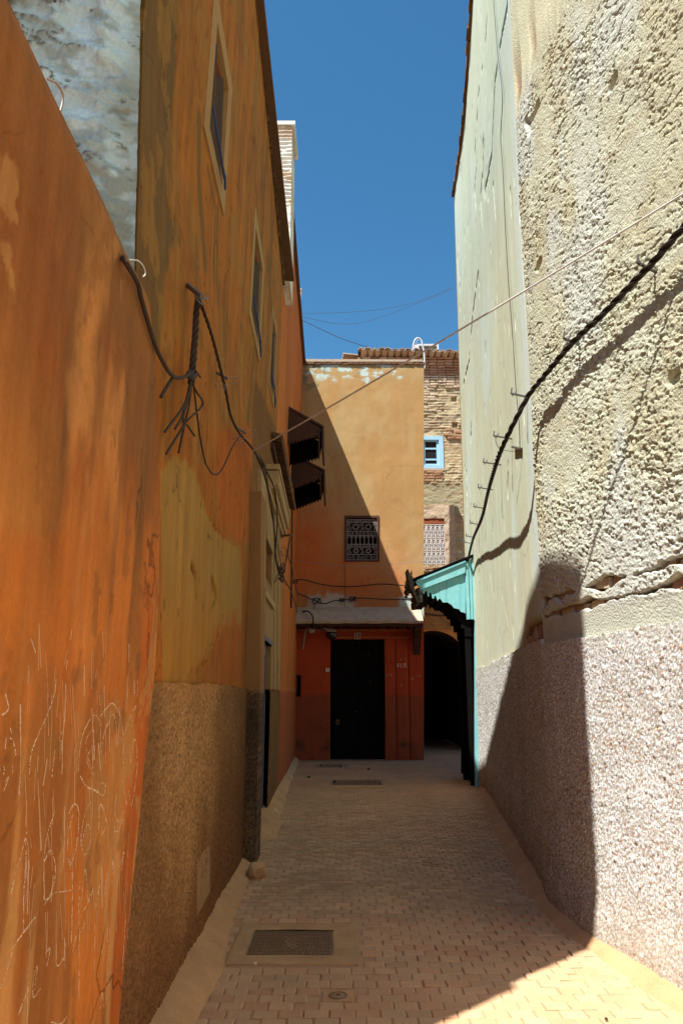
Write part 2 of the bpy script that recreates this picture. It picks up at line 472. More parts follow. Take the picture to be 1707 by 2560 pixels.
def yz(pts): return [(p[1], p[2]) for p in pts]
def cr(pts, n=8):                                    # Catmull-Rom through 3D points
    P = [np.asarray(p, float) for p in pts]; P = [2 * P[0] - P[1]] + P + [2 * P[-1] - P[-2]]
    out = []
    for i in range(1, len(P) - 2):
        for t in np.linspace(0, 1, n, endpoint=False):
            a, b, c, d = P[i - 1], P[i], P[i + 1], P[i + 2]
            out.append(.5 * (2 * b + (c - a) * t + (2 * a - 5 * b + 4 * c - d) * t * t + (3 * b - a - 3 * c + d) * t ** 3))
    out.append(P[-2]); return out

def geo(a, b, d0, d1):                               # samples from a to b, spacing growing from d0 to d1
    out = [a]
    while out[-1] < b:
        t = (out[-1] - a) / (b - a); out.append(out[-1] + d0 + (d1 - d0) * t)
    out[-1] = b
    if out[-1] - out[-2] < d0 * .3: out.pop(-2)
    return np.array(out)

def wires(mb, p, q, sag=.1, r=.004, n=14, seg=5):
    p = np.asarray(p, float); q = np.asarray(q, float)
    mb.tube([p + (q - p) * t - np.array([0, 0, sag * 4 * t * (1 - t)]) for t in np.linspace(0, 1, n)], r, seg)
    return mb

def twisted(pts, r, R, turns, k=3, n=5):             # strands of a twisted cable; one mesh list of strands
    C = [Vector(map(float, p)) for p in pts]
    L = [0]
    for a, b in zip(C[:-1], C[1:]): L.append(L[-1] + (b - a).length)
    res = []
    N = max(40, int(turns * 9))
    ss = np.linspace(0, L[-1], N)
    ctr = [np.array([np.interp(s, L, [c[i] for c in C]) for i in range(3)]) for s in ss]
    for j in range(k):
        out = []
        for i, s in enumerate(ss):
            d = Vector(ctr[min(i + 1, N - 1)] - ctr[max(i - 1, 0)]).normalized()
            a = Vector((0, 0, 1)).cross(d); a = a.normalized() if a.length > .05 else Vector((0, 1, 0)).cross(d).normalized()
            b = d.cross(a); t = 2 * math.pi * (j / k + turns * s / L[-1])
            out.append(Vector(ctr[i]) + (a * math.cos(t) + b * math.sin(t)) * R)
        res.append(out)
    return res

# ------------------------------------------------------------------ ground
def ground_col(X, Y, Z, d):
    n = fbm(X * 1.3, Y * .8, 4, 3); n2 = fbm(X * 9, Y * 9, 3, 8)
    c = mixc((.40, .245, .14), (.52, .335, .20), n)
    c = mixc(c, (.33, .16, .075), sst(.55, .75, n2) * .5)
    c = mixc(c, (.30, .175, .09), sst(12.0, 15.5, Y + 2 * (n - .5)) * .6)
    return c
gx = np.unique(np.round(np.concatenate([[-900, -300, -80, -20, -6], np.arange(-3, 4.5, .1), [8, 20, 80, 300, 900]]), 4))
gy = np.unique(np.round(np.concatenate([[-900, -200, -50, -15, -6], np.arange(1.5, 23.9, .12), [24, 30, 60, 200, 900]]), 4))
street = sheet('street_ground', gx, gy, lambda a, b: (a, b, 0 * a), MAT['ground'], (0, 0, 1),
               disp=lambda x, y, z: .006 * (fbm(x * 2, y * 2, 2, 5) - .5) * (np.abs(x) < 4), color=ground_col, kind='structure')

# kerbs: sloping cement fillets between the paving and the walls
def kerb(name, side, ys, wfun, hfun, seed):
    S = np.linspace(0, 1, 9)
    def pos(a, b):
        w = wfun(a) * (1 + .35 * (fbm(a * 2.2, 0 * a, 3, seed) - .5)) + .015 * vn(a * 14, 0 * a, seed + 3)
        h = hfun(a) * (1 + .3 * (fbm(a * 1.4, 0 * a, 3, seed + 1) - .5))
        if side < 0: x = XL(a, 0) - .05 + (w + .05) * b
        else: x = XR(a, 0) + .05 - (w + .05) * b
        z = h * (1 - b ** 1.6) + .012 * (1 - b)
        z = np.where(b > .99, -.01, z + .010 * (fbm(a * 6, b * 3, 3, seed + 2) - .5))
        return x, a, z
    return sheet(name, ys, S, pos, MAT['cement'], (0, 0, 1), kind='structure', parent=None)
kerb('left_kerb', -1, np.arange(1.5, 7.12, .05), lambda y: np.interp(y, [2, 4, 4.6, 5.3, 6.2, 7], [.16, .17, .20, .15, .14, .16]), lambda y: .11 + 0 * y, 21)
kerb('left_kerb', -1, np.arange(8.3, 18.1, .08), lambda y: np.interp(y, [8.3, 8.45, 9.5, 12, 18], [.04, .25, .22, .15, .10]), lambda y: .10 * sst(8.28, 8.5, y), 31)
kerb('right_kerb', 1, np.arange(1.5, 12.6, .05), lambda y: np.interp(y, [2, 4.3, 5, 5.9, 7.7, 9, 11, 12.6], [.20, .19, .16, .17, .20, .19, .16, .13]), lambda y: .09 + 0 * y, 41)

# paving: blocks laid in rows across the alley
PW, PD = .1235, .0955
pv_meshes = {}
def paver_mesh(seed):
    r = random.Random(seed)
    w, d, h, c = PW - r.uniform(.004, .007), PD - r.uniform(.004, .007), .03, .005
    mb = MB(); j = lambda: r.uniform(-.0022, .0022)
    rect = lambda e, z: [(-w / 2 + e + j(), -d / 2 + e + j(), z), (w / 2 - e + j(), -d / 2 + e + j(), z), (w / 2 - e + j(), d / 2 - e + j(), z), (-w / 2 + e + j(), d / 2 - e + j(), z)]
    a, b, t = rect(0, -h), rect(0, -.005), rect(c, .0)
    mb.add(a + b + t, [[0, 1, 5, 4], [1, 2, 6, 5], [2, 3, 7, 6], [3, 0, 4, 7], [4, 5, 9, 8], [5, 6, 10, 9], [6, 7, 11, 10], [7, 4, 8, 11], [8, 9, 10, 11]])
    return mb.mesh('paver')
for key in ('pav_a', 'pav_b', 'pav_c'):
    pv_meshes[key] = [paver_mesh(hash(key) % 1 + k * 7 + 3) for k in range(5)]
    for me in pv_meshes[key]: me.materials.append(MAT[key])
HOLES = [(-.66, .10, 4.70, 5.44), (-.10, .07, 4.17, 4.32), (-.22, .76, 12.95, 14.05), (-.55, .1, 16.2, 17.1)]
spots = []
row = 0; y = 2.3
while y < 17.8:
    band = fbm(np.array([row * .21]), np.array([3.3]), 3, 5)[0]
    xo = (row % 2) * PW * .5 + random.uniform(-.012, .012)
    x0 = float(XL(y, 0)) + .08; x1 = float(XR(y, 0)) - .08
    if y > 12.8: x1 = 2.25
    x = x0 - (x0 % PW) + xo
    while x < x1:
        yy = y + .020 * math.sin(x * 1.9 + .5) + .013 * (x - .4) ** 2 + .012 * (vn(np.array([x * 1.1]), np.array([y * 1.3]), 4)[0] - .5)
        if not any(h[0] - .05 < x < h[1] + .05 and h[2] - .04 < yy < h[3] + .04 for h in HOLES):
            u = band * 1.25 + random.gauss(0, .17) + .25 * (fbm(np.array([x * 1.2]), np.array([y * .7]), 2, 9)[0] - .5)
            key = 'pav_b' if u < .53 else ('pav_a' if u < .74 else 'pav_c')
            spots.append((x + random.uniform(-.003, .003), yy, key))
        x += PW
    y += PD; row += 1
spots = [s for s in spots if s[1] > 2.5]
def seen(s):
    d = s[1]; v = 1280 + F * math.tan(math.atan(CH / d) + T); u = 853.5 + F * s[0] / (d * 1.0)
    return v < 2600 and -10 < u < 1740
order = sorted([s for s in spots if seen(s)], key=lambda s: s[0] ** 2 + s[1] ** 2)
single = order[:300]; sset = set(single); rest = [s for s in spots if s not in sset and s[1] > 3.2]
for (x, yy, key) in single:
    o = bpy.data.objects.new('paver', random.choice(pv_meshes[key])); COL.objects.link(o)
    o.location = (x, yy, .0075 + random.uniform(-.0035, .003)); o.rotation_euler = (random.gauss(0, .018), random.gauss(0, .018), random.gauss(0, .02))
    par(o, street)
PCOL = {'pav_a': [(.55, .342, .19), (.575, .36, .205), (.52, .323, .18)], 'pav_b': [(.53, .305, .168), (.555, .32, .178), (.495, .283, .16)], 'pav_c': [(.50, .325, .19), (.53, .345, .20), (.465, .30, .173)]}
V = []; Q = []; CC = []
for (x, yy, key) in rest:
    c = np.array(random.choice(PCOL[key])) * random.uniform(.9, 1.1)
    dust = np.clip((yy - 9.5) / 4, 0, 1) * .65
    c = c * (1 - dust) + np.array((.44, .25, .12)) * dust
    e = .004; w, d = PW / 2 - e, PD / 2 - e; z = .0085 - .004 * dust + random.uniform(-.003, .003)
    b = len(V); t = random.gauss(0, .012)
    for (sx, sy, k, zz) in [(-1, -1, 0, -.01), (1, -1, 0, -.01), (1, 1, 0, -.01), (-1, 1, 0, -.01), (-1, -1, .006, z), (1, -1, .006, z), (1, 1, .006, z), (-1, 1, .006, z)]:
        px, py = sx * (w - k), sy * (d - k)
        V.append((x + px - t * py, yy + py + t * px, zz)); CC.append(c)
    for f in ((0, 1, 5, 4), (1, 2, 6, 5), (2, 3, 7, 6), (3, 0, 4, 7), (4, 5, 6, 7)): Q.append([b + i for i in f])
link('paver_field', raw_mesh('paver_field', np.array(V), np.array(Q), np.array(CC), np.zeros(len(Q), bool)), MAT['pav_mass'], street, kind='stuff')

# ------------------------------------------------------------------ low orange wall at the left edge
loc = thing('orange_wall', 'faded orange plaster wall scratched with white chalk scribbles, lowest wall at far left', 'wall', (-.9, 1, 0))
_ez = [0, .37, .69, 1.1, 1.48, 1.89, 2.22, 2.7, 2.9, 2.97, 3.0]; _ey = [2.92, 2.96, 3.01, 3.09, 3.16, 3.15, 3.05, 2.91, 2.72, 2.5, 2.44]
def near_pos(a, b):
    ye = np.interp(b, _ez, _ey) + .02 * (vn(b * 9, 0 * b, 3) - .5)
    yy = ye - 9.0 * (1 - a)
    top = 3.13 + .03 * (fbm(yy * 1.5, 0 * yy, 3, 6) - .5) + .02 * sst(1.8, 1.2, yy)
    zz = b / 3.0 * top
    x = -.75 - .06 * sst(2.8, 3.0, b) ** 2 - .09 * sst(.985, 1.0, a)
    return x, yy, zz
crk = [[(0, 1930), (40, 1800), (18, 1600), (0, 1480)], [(165, 1290), (145, 1420), (155, 1520), (150, 1640), (172, 1740), (195, 1750)], [(38, 1380), (30, 1560), (10, 1700)], [(200, 830), (228, 870), (240, 960)], [(0, 300), (12, 330), (60, 480)]]
crk = [yz([at_x(*p, -.75) for p in c]) for c in crk]
def near_disp(x, y, z):
    d = .014 * (fbm(y * 1.6, z * 1.1, 4, 2) - .5) + .004 * (fbm(y * 9, z * 5, 4, 7) - .5) + .0018 * fbm(y * 60, z * 30, 2, 9)
    w = .012 * (fbm(y * 14, z * 14, 2, 4) - .5)
    for c in crk: d = d - .006 * line_mask(y + w, z + w, c, .008)
    pit, pid = voro(y * 7, z * 5, 3)
    return d - .006 * (pit < .09) * (pid > .75)
def near_col(x, y, z, d):
    n = fbm(y * 1.1, z * .7, 4, 12); st = fbm(y * 7, z * .45, 4, 14); n3 = fbm(y * 4, z * 3, 4, 17)
    c = mixc((.60, .235, .065), (.50, .175, .045), sst(.35, .7, n))
    c = mixc(c, (.52, .25, .09), sst(.5, .72, n3) * .8)
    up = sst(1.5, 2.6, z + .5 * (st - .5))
    c = mixc(c, (.21, .078, .030), up * .9)  # part grime, part weaker light higher up put into the colour
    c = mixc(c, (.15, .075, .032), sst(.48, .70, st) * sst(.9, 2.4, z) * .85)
    c = mixc(c, (.20, .10, .045), sst(.55, .70, fbm(y * 2.2 + .4 * z, z * 1.6, 5, 19)) * .55)
    c = mixc(c, (.72, .36, .16), sst(.62, .76, fbm(y * 3.0, z * 1.1, 5, 31)) * .5)
    c = mixc(c, (.24, .12, .05), sst(2.55, 2.98, z + .3 * (n3 - .5)) * .55)
    low = sst(1.9, .6, z)
    c = mixc(c, (.66, .30, .12), low * sst(.48, .7, st) * .65)
    ye = np.interp(z, _ez, _ey)
    c = mixc(c, (.38, .10, .022), sst(.42, .25, ye - y) * sst(.08, .16, ye - y) * sst(2.3, 1.6, z) * .85)
    c = mixc(c, (.62, .45, .30), sst(.13, .05, ye - y) * sst(.5, .66, fbm(y * 9, z * 4, 4, 33)) * sst(2.0, 1.4, z) * .9)
    c = mixc(c, (.62, .40, .22), sst(.62, .8, fbm(y * 13, z * 1.2, 3, 23)) * low * .6)
    fl = sst(.60, .615, fbm(y * 3.1 + .3 * z, z * 2.3, 6, 35, .58)) * sst(.45, .55, fbm(y * .9, z * .9, 2, 37)); c = mixc(c, (.44, .24, .11), fl * .65)
    f2 = sst(.615, .625, fbm(y * 9, z * 5, 5, 39, .6)); c = mixc(c, (.26, .11, .04), f2 * .5)
    c = mixc(c, (.22, .11, .06), sst(.70, .80, fbm(y * 5, z * 5, 4, 29)) * .6)
    return c
A = 1 - np.concatenate([np.linspace(9, 2.5, 9), np.arange(2.4, .001, -.0095), [0]]) / 9.0
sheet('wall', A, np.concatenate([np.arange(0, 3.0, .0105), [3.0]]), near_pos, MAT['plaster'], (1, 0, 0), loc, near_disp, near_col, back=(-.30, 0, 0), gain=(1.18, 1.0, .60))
# an unseen block added behind it, left of the picture, shades the whitewashed gable
mb = MB(); mb.box((-5, 1.95, 0), (-1.62, 2.66, 6.5)); mb.build('gable_shade_block', MAT['olive'], loc)

def near_x(y, z):
    y = np.array([y]); z = np.array([z]); ye = np.interp(z, _ez, _ey) + .02 * (vn(z * 9, 0 * z, 3) - .5)
    return float((-.75 - .06 * sst(2.8, 3.0, z) ** 2 - .09 * sst(.985, 1.0, 1 - (ye - y) / 9) + near_disp(0, y, z))[0])
# chalk scribbles (curves measured on the wall, drawn as thin crusts of chalk)
def ribbon(mb, pts, w, x):
    for (a, b) in zip(pts[:-1], pts[1:]):
        p = at_x(*a, -.75); q = at_x(*b, -.75); p[0] = near_x(p[1], p[2]) - .0004; q[0] = near_x(q[1], q[2]) - .0004
        d = q - p; L = math.hypot(d[1], d[2])
        if L < 1e-5: continue
        n = np.array([0, -d[2], d[1]]) / L * w * random.uniform(.7, 1.2) / 2; e = d * .15
        s = np.array([.0014, 0, 0])
        mb.hexa([p - e - n, q + e - n, q + e + n, p - e + n], [p - e - n + s, q + e - n + s, q + e + n + s, p - e + n + s])
def z8(pts, ox=0, oy=1700, k=.3655): return [(ox + x * k, oy + y * k) for x, y in pts]
def sm2(pts, n=6): return [(p[0], p[1]) for p in cr([(a, b, 0) for a, b in pts], n)]
strokes = [[(378, 0), (365, 100), (320, 230), (270, 340), (215, 480), (195, 620), (188, 760)], [(418, 350), (424, 470), (425, 640)], [(372, 480), (355, 660)],
           [(640, 640), (590, 430), (640, 345), (645, 440), (600, 540), (650, 660)], [(540, 620), (560, 400), (640, 245), (690, 300), (695, 500), (720, 360), (775, 235), (800, 300), (800, 440)],
           [(690, 250), (770, 160), (830, 250), (850, 400), (845, 700), (870, 850)], [(800, 450), (850, 380), (935, 175), (880, 420)], [(900, 560), (925, 400), (940, 560), (905, 850), (880, 760)],
           [(470, 920), (510, 850), (545, 900), (535, 1100), (485, 1270), (465, 1100), (500, 920)], [(560, 1130), (600, 990), (625, 1040), (610, 1150), (578, 1195), (560, 1080), (590, 900), (630, 830)],
           [(550, 650), (590, 720), (660, 760), (710, 790), (725, 720), (690, 700)], [(680, 1020), (690, 850), (735, 980), (700, 1060)],
           [(800, 780), (790, 920), (830, 985), (850, 955)], [(850, 880), (820, 1020), (790, 1040)],
           [(375, 900), (320, 1070), (300, 1240), (300, 1500)], [(300, 1250), (345, 1165), (378, 1250), (378, 1360), (340, 1480), (300, 1510)], [(300, 1540), (370, 1460), (490, 1440)],
           [(172, 1035), (170, 1250), (155, 1500), (155, 1720)], [(178, 1040), (120, 1250), (65, 1460)], [(240, 1620), (160, 1720), (75, 1840)], [(75, 1860), (40, 2000), (0, 2110)],
           [(500, 1320), (500, 1640), (490, 1800)], [(545, 1380), (545, 1640), (560, 1725), (585, 1660)], [(555, 1560), (585, 1300), (605, 1500)], [(640, 1440), (560, 1620)], [(660, 1560), (690, 1400), (665, 1500)], [(715, 1520), (735, 1320), (720, 1480)], [(770, 1400), (775, 1240), (790, 1340)], [(820, 1280), (850, 1180), (835, 1300)],
           [(385, 1775), (390, 1950), (440, 1900), (445, 1770), (447, 1980)], [(310, 1870), (345, 1840), (320, 1960)], [(235, 2120), (250, 1960), (225, 2050), (225, 2170), (275, 2110)], [(185, 2020), (180, 2350)], [(185, 2120), (120, 2290)],
           [(350, 2340), (420, 2350), (470, 2300)], [(690, 2250), (705, 2140), (715, 2240)], [(655, 1680), (650, 2100)], [(550, 1720), (550, 2200)], [(740, 1700), (735, 2180)], [(860, 1640), (840, 1980)],
           [(0, 240), (45, 200), (30, 100)], [(60, 330), (80, 420), (95, 510)], [(0, 640), (20, 590), (10, 650)], [(20, 700), (45, 670), (15, 760)], [(75, 580), (78, 640)], [(30, 390), (25, 470)],
           [(920, 0), (925, 110)], [(945, 0), (940, 110)], [(700, 1880), (720, 1800)], [(500, 1860), (530, 1740)], [(130, 170), (130, 560), (120, 780)]]
mb = MB(); mb2 = MB(); rr = random.Random(5)
for k, s in enumerate(strokes):
    P = sm2(z8(s), 16)
    P = [(a + rr.gauss(0, .35), b + rr.gauss(0, .5)) for a, b in P]
    wb = rr.uniform(.0022, .0046); nz = rr.uniform(0, 99); cov = rr.uniform(.62, .95)
    # chalk skips over the grain of the plaster
    run = []
    for i, p in enumerate(P):
        run.append(p)
        if len(run) > 1:
            k1 = vn(np.array([i * .22 + nz]), np.array([0.5]), 5)[0]
            if rr.random() < cov: ribbon(mb if rr.random() < .25 + .6 * k1 else mb2, run, wb * (.35 + 1.1 * k1), -.748)
            run = [p]
for k in range(120):
    u = rr.uniform(60, 350); v = rr.uniform(1560, 2350); L = rr.uniform(15, 110)
    ribbon(mb2 if rr.random() < .8 else mb, [(u, v), (u + rr.gauss(0, 3), v + L)], rr.uniform(.0014, .0030), -.748)
tag(mb.build('chalk_scribble', MAT['chalk'], loc), kind='stuff'); tag(mb2.build('faded_scratch', MAT['chalk_dim'], loc), kind='stuff')

# ------------------------------------------------------------------ tall ochre house, left
TALL_END = 10.8
tall = thing('tall_house', 'tall ochre plaster house on the left with cloth-covered windows and grey pebbled base', 'house', (-1.2, 6, 0))
P_patch = yz([on_left(*p) for p in [(405, 1175), (440, 1148), (485, 1172), (512, 1270), (545, 1330), (600, 1375), (612, 1560), (575, 1560), (545, 1600), (500, 1650), (440, 1720), (405, 1720)]])
P_dirt = yz([on_left(*p) for p in [(335, -20), (445, -20), (438, 250), (425, 520), (455, 580), (452, 610), (425, 640), (412, 720), (398, 860), (335, 860)]])
P_orange = yz([on_left(*p) for p in [(540, 1080), (632, 1060), (632, 1340), (603, 1356), (570, 1325), (545, 1280)]])
P_red = yz([on_left(*p) for p in [(535, 1575), (600, 1520), (606, 1718), (530, 1718)]])
P_trap = yz([on_left(*p) for p in [(638, 944), (692, 1076), (688, 1180), (640, 1205), (632, 1173)]])
P_brown = yz([on_left(*p) for p in [(624, 1175), (655, 1170), (660, 1215), (645, 1240), (640, 1500), (606, 1740), (604, 1500)]])
DRIPS = [[(500, 300), (497, 420), (505, 560), (512, 655)], [(520, 420), (540, 520), (536, 700)], [(667, 360), (660, 500), (655, 640)], [(634, 880), (626, 1000), (617, 1080)], [(545, 520), (547, 760)], [(680, 560), (672, 700)], [(668, 640), (672, 700), (680, 790)]]
DRIPS = [(yz([on_left(*p) for p in c]), w) for c, w in zip(DRIPS, (.11, .045, .10, .12, .05, .10, .12))]
GOUGE = [[(480, 1412), (490, 1440), (491, 1490)], [(532, 1450), (540, 1475), (543, 1500), (533, 1522)]]
GOUGE = [yz([on_left(*p) for p in c]) for c in GOUGE]
FIX = [yz([on_left(*p)])[0] for p in [(416, 838), (462, 957), (511, 907), (505, 1063), (519, 1096), (545, 1120), (534, 1130), (547, 1158), (560, 1186), (574, 1211), (587, 1236), (597, 1258), (620, 1264), (622, 1290), (620, 1278), (587, 1196), (578, 1205), (617, 1165), (532, 1170)]]
def tall_disp(x, y, z):
    d = .02 * (fbm(y * .9, z * .7, 3, 41) - .5) + .006 * (fbm(y * 6, z * 3, 4, 43) - .5) + .002 * fbm(y * 40, z * 25, 2, 44)
    w = .02 * (fbm(y * 8, z * 6, 3, 45) - .5)
    pm = poly_mask(y, z, P_patch, .012, w)
    d = d - .007 * pm + .004 * pm * fbm(y * 30, z * 14, 3, 47)
    d = d - .006 * poly_mask(y, z, P_dirt, .02, w)
    for g in GOUGE: d = d - .06 * line_mask(y + w * .4, z, g, .030)
    for (a, b) in FIX: d = d - .02 * ((np.abs(y - a) < .013) & (np.abs(z - b) < .013))
    pit, pid = voro(y * 9, z * 5, 31)
    return d - .005 * (pit < .12) * (pid > .9)
def tall_col(x, y, z, d):
    n = fbm(y * .8, z * .5, 4, 51); st = fbm(y * 6, z * .35, 4, 53); n3 = fbm(y * 5, z * 3, 4, 55)
    w = .10 * (fbm(y * 5, z * 4, 5, 57) - .5) + .05 * (fbm(y * 22, z * 14, 3, 58) - .5)
    c = mixc((.50, .24, .055), (.44, .20, .045), n)
    c = mixc(c, (.46, .27, .09), sst(.5, .75, n3) * .6)
    c = mixc(c, (.24, .14, .06), sst(.52, .74, st) * .65)
    c = mixc(c, (.30, .17, .07), sst(.55, .7, fbm(y * 2.4, z * 1.8, 5, 54)) * .5)
    hi = sst(3.6, 2.6, z + w * 6)
    c = mixc(c, (.52, .21, .04), hi * .6)
    c = mixc(c, (.155, .135, .115), poly_mask(y, z, P_dirt, .04, w * 1.3) * (.75 + .25 * st))
    for (pts, wd) in DRIPS: c = mixc(c, (.20, .155, .09), line_mask(y + w * .4, z, pts, wd) * .85)
    fl = sst(.60, .615, fbm(y * 2.4 + .3 * z, z * 1.9, 6, 65, .58)); c = mixc(c, (.40, .27, .14), fl * .6)
    f2 = sst(.62, .63, fbm(y * 8, z * 4, 5, 67, .6)); c = mixc(c, (.26, .14, .05), f2 * .55)
    pm = poly_mask(y, z, P_patch, .02, w)
    patch = mixc((.45, .34, .22), (.48, .36, .23), n3); patch = mixc(patch, (.50, .32, .15), sst(2.3, 1.7, z))
    c = mixc(c, patch, pm)
    c = mixc(c, (.55, .19, .03), poly_mask(y, z, P_orange, .05, w) * .85)
    c = mixc(c, (.48, .17, .045), poly_mask(y, z, P_red, .08, w) * sst(.3, .6, st) * .8)
    c = mixc(c, (.22, .125, .05), poly_mask(y, z, P_trap, .03, w * .5) * .95)
    c = mixc(c, (.30, .155, .055), poly_mask(y, z, P_brown, .05, w) * .85)
    far = sst(TALL_END - .15, TALL_END, y)
    for g in GOUGE: c = mixc(c, (.10, .05, .02), line_mask(y, z, g, .030))
    for (a, b) in FIX: c = mixc(c, (.03, .02, .012), ((np.abs(y - a) < .014) & (np.abs(z - b) < .014)) * 1.0)
    pit, pid = voro(y * 9, z * 5, 31)
    return mixc(c, (.15, .075, .03), sst(.2, .1, pit) * (pid > .9) * .6)
def wall_pos(a, b): return XL(a, b), a, b
YT = geo(2.74, TALL_END, .013, .05)
# window openings (y0, y1, z0, z1) measured on the photograph
WIN = [(4.26, 4.86, 5.24, 6.12), (6.98, 7.80, 5.38, 6.36), (9.32, 9.98, 5.62, 6.62)]
ZT = np.concatenate([geo(1.53, 8.0, .0135, .016)])
def tall_pos(a, b):                    # roofline falls slightly towards the far end
    top = np.interp(a, [2.7, 6, TALL_END], [8.5, 8.38, 7.93]); zz = np.where(b > 7, 7 + (b - 7) * (top - 7), b)
    return XL(a, zz), a, zz
sheet('wall', YT, ZT, tall_pos, MAT['plaster'], (1, 0, 0), tall, tall_disp, tall_col, holes=WIN + [(8.86, 9.98, 1.53, 2.12), (8.93, 9.95, 2.86, 3.36)], back=(-.35, 0, 0), gain=(.76, .54, .17))
# pebbled base
def peb_disp(scale, amp, seed):
    def f(x, y, z):
        v, i = voro(y * scale, z * scale, seed); v2, j = voro(y * scale * 2.1, z * scale * 2.1, seed + 3)
        return amp * (.5 + .8 * i) * np.sqrt(np.clip(1 - (v / .75) ** 2, 0, 1)) + amp * .4 * np.clip(.6 - v2, 0, 1) + .02 * (fbm(y * 1.2, z * 1.2, 3, seed + 5) - .5) + amp * 1.2 * fbm(y * 7, z * 7, 3, seed + 8)
    return f
P_jog = [(6.2, 0), (7.2, 0), (7.2, 1.6), (6.6, 1.6)]
def tpl_col(x, y, z, d):
    v, i = voro(y * 62, z * 62, 61); n = fbm(y * 1.2, z * .8, 4, 63)
    c = mixc((.25, .15, .068), (.46, .30, .15), sst(.35, .75, n * .7 + i * .3))
    c = mixc(c, (.07, .035, .015), sst(.40, .65, v) * .45 + .3 * (i > .85))
    c = mixc(c, (.42, .22, .085), sst(1.40, 1.56, z + .25 * (n - .5)) * .4)
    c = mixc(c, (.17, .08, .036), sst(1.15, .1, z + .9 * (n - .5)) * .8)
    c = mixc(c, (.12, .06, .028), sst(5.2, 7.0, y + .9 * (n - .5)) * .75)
    return c
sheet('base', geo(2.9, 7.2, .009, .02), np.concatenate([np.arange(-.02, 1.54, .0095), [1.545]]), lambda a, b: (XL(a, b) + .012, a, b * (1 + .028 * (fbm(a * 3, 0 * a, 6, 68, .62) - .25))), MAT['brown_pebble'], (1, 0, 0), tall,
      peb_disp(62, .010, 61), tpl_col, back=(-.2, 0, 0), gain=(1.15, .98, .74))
# pier that steps out of the facade
pier_top = 3.5
def pier_disp(x, y, z): return .012 * (fbm(x * 4, z * 4, 4, 71) - .5) + np.where(z < 1.55, .016 * np.clip(.75 - voro(x * 55, z * 55, 73)[0], 0, 1) + .008, 0)
def pier_col(x, y, z, d):
    n = fbm(x * 5, z * 1.6, 4, 75); v, i = voro(x * 55, z * 55, 73)
    hi = mixc((.30, .15, .05), (.22, .12, .045), n)
    lo = mixc((.20, .115, .055), (.06, .037, .02), sst(.35, .65, n * .6 + v * .5))
    return mixc(hi, lo, sst(1.56, 1.5, z))
sheet('pier', np.arange(-.97, -.77, .011), np.arange(0, pier_top, .014), lambda a, b: (a - .035 * sst(1.5, pier_top, b) , 7.2 + .0 * a, b), MAT['rough'], (0, -1, 0), tall, pier_disp, pier_col, back=(0, .42, 0))
# roof edge: row of dark brick ends
me = [MB().rbox((0, -.06, -.035), (.055, .06, .035), .008).mesh('coping_brick') for _ in range(3)]
y = 2.8
while y < TALL_END:
    zt = float(np.interp(y, [2.7, 6, TALL_END], [8.5, 8.38, 7.93]))
    o = link('coping_brick', random.choice(me), MAT['dark_brick'])
    o.location = (float(XL(y, zt)) - .02 + random.uniform(-.008, .008), y, zt + .045); par(o, tall)
    y += .128
mb = MB(); mb.prism([(float(XL(2.74, 8.4)) - .5, 2.70, 8.59), (float(XL(2.74, 8.4)) + .015, 2.70, 8.59), (float(XL(2.74, 8.4)) + .015, 2.70, 8.66), (float(XL(2.74, 8.4)) - .5, 2.70, 8.66)], (0.03, TALL_END - 2.7, -.57)); mb.build('roof_edge', MAT['dark_brick'], tall)
# whitewashed gable facing the camera
def gab_disp(x, y, z):
    q = fbm(x * 3 + z * .6, z * 3.2, 5, 81); r = np.abs(fbm(x * 5, z * 8, 4, 83) - .5) * 2
    v, i = voro(x * 16, z * 30, 85)
    xx = x + .4 * z; sw = 1 - np.abs(fbm(xx * 5, z * 11 + 3 * x, 4, 86) - .5) * 2
    d = .09 * q + .05 * sw ** 3 + .03 * r + .010 * sst(.2, .08, v) * (i > .8) + .005 * fbm(x * 60, z * 60, 2, 87) - .02 * sst(.16, .05, voro(x * 9, z * 14, 89)[0]) * (voro(x * 9, z * 14, 89)[1] > .7)
    return d * (.25 + .75 * sst(-.88, -1.05, x))
def gab_col(x, y, z, d):
    n = fbm(x * 2.5, z * 2, 4, 88)
    c = mixc((.78, .76, .72), (.34, .28, .22), np.clip(sst(.42, .64, n) * .8 + .5 * sst(.5, .68, fbm(x * 11, z * 14, 4, 90)), 0, 1))
    xx = x + .4 * z; sw = np.abs(fbm(xx * 5, z * 11 + 3 * x, 4, 86) - .5) * 2
    c = mixc(c, (.90, .90, .90), sst(.40, .25, fbm(x * 7, z * 13, 4, 93)) * .8)
    c = mixc(c, (.26, .19, .13), sst(.05, .015, sw) * sst(.45, .6, fbm(x * 4, z * 4, 3, 95)))
    v, i = voro(x * 9, z * 14, 89); c = mixc(c, (.20, .13, .08), sst(.14, .06, v) * (i > .7))
    return mixc(c, (.50, .40, .28), sst(-.98, -.90, x) * .5)
def gab_pos(a, b): return a * (-1.2) + (1 - a) * (XL(2.74, b) - .012) - 2.6 * a, 2.732 + 0 * a, b
sheet('gable_wall', np.linspace(0, 1, 300) ** 1.6, np.concatenate([np.arange(2.2, 5.3, .0095), np.arange(5.4, 8.5, .2)]), gab_pos, MAT['lime'], (0, -1, 0), tall, gab_disp, gab_col, gain=(.60, .84, .97),
      label='rough whitewashed end wall of the ochre house')
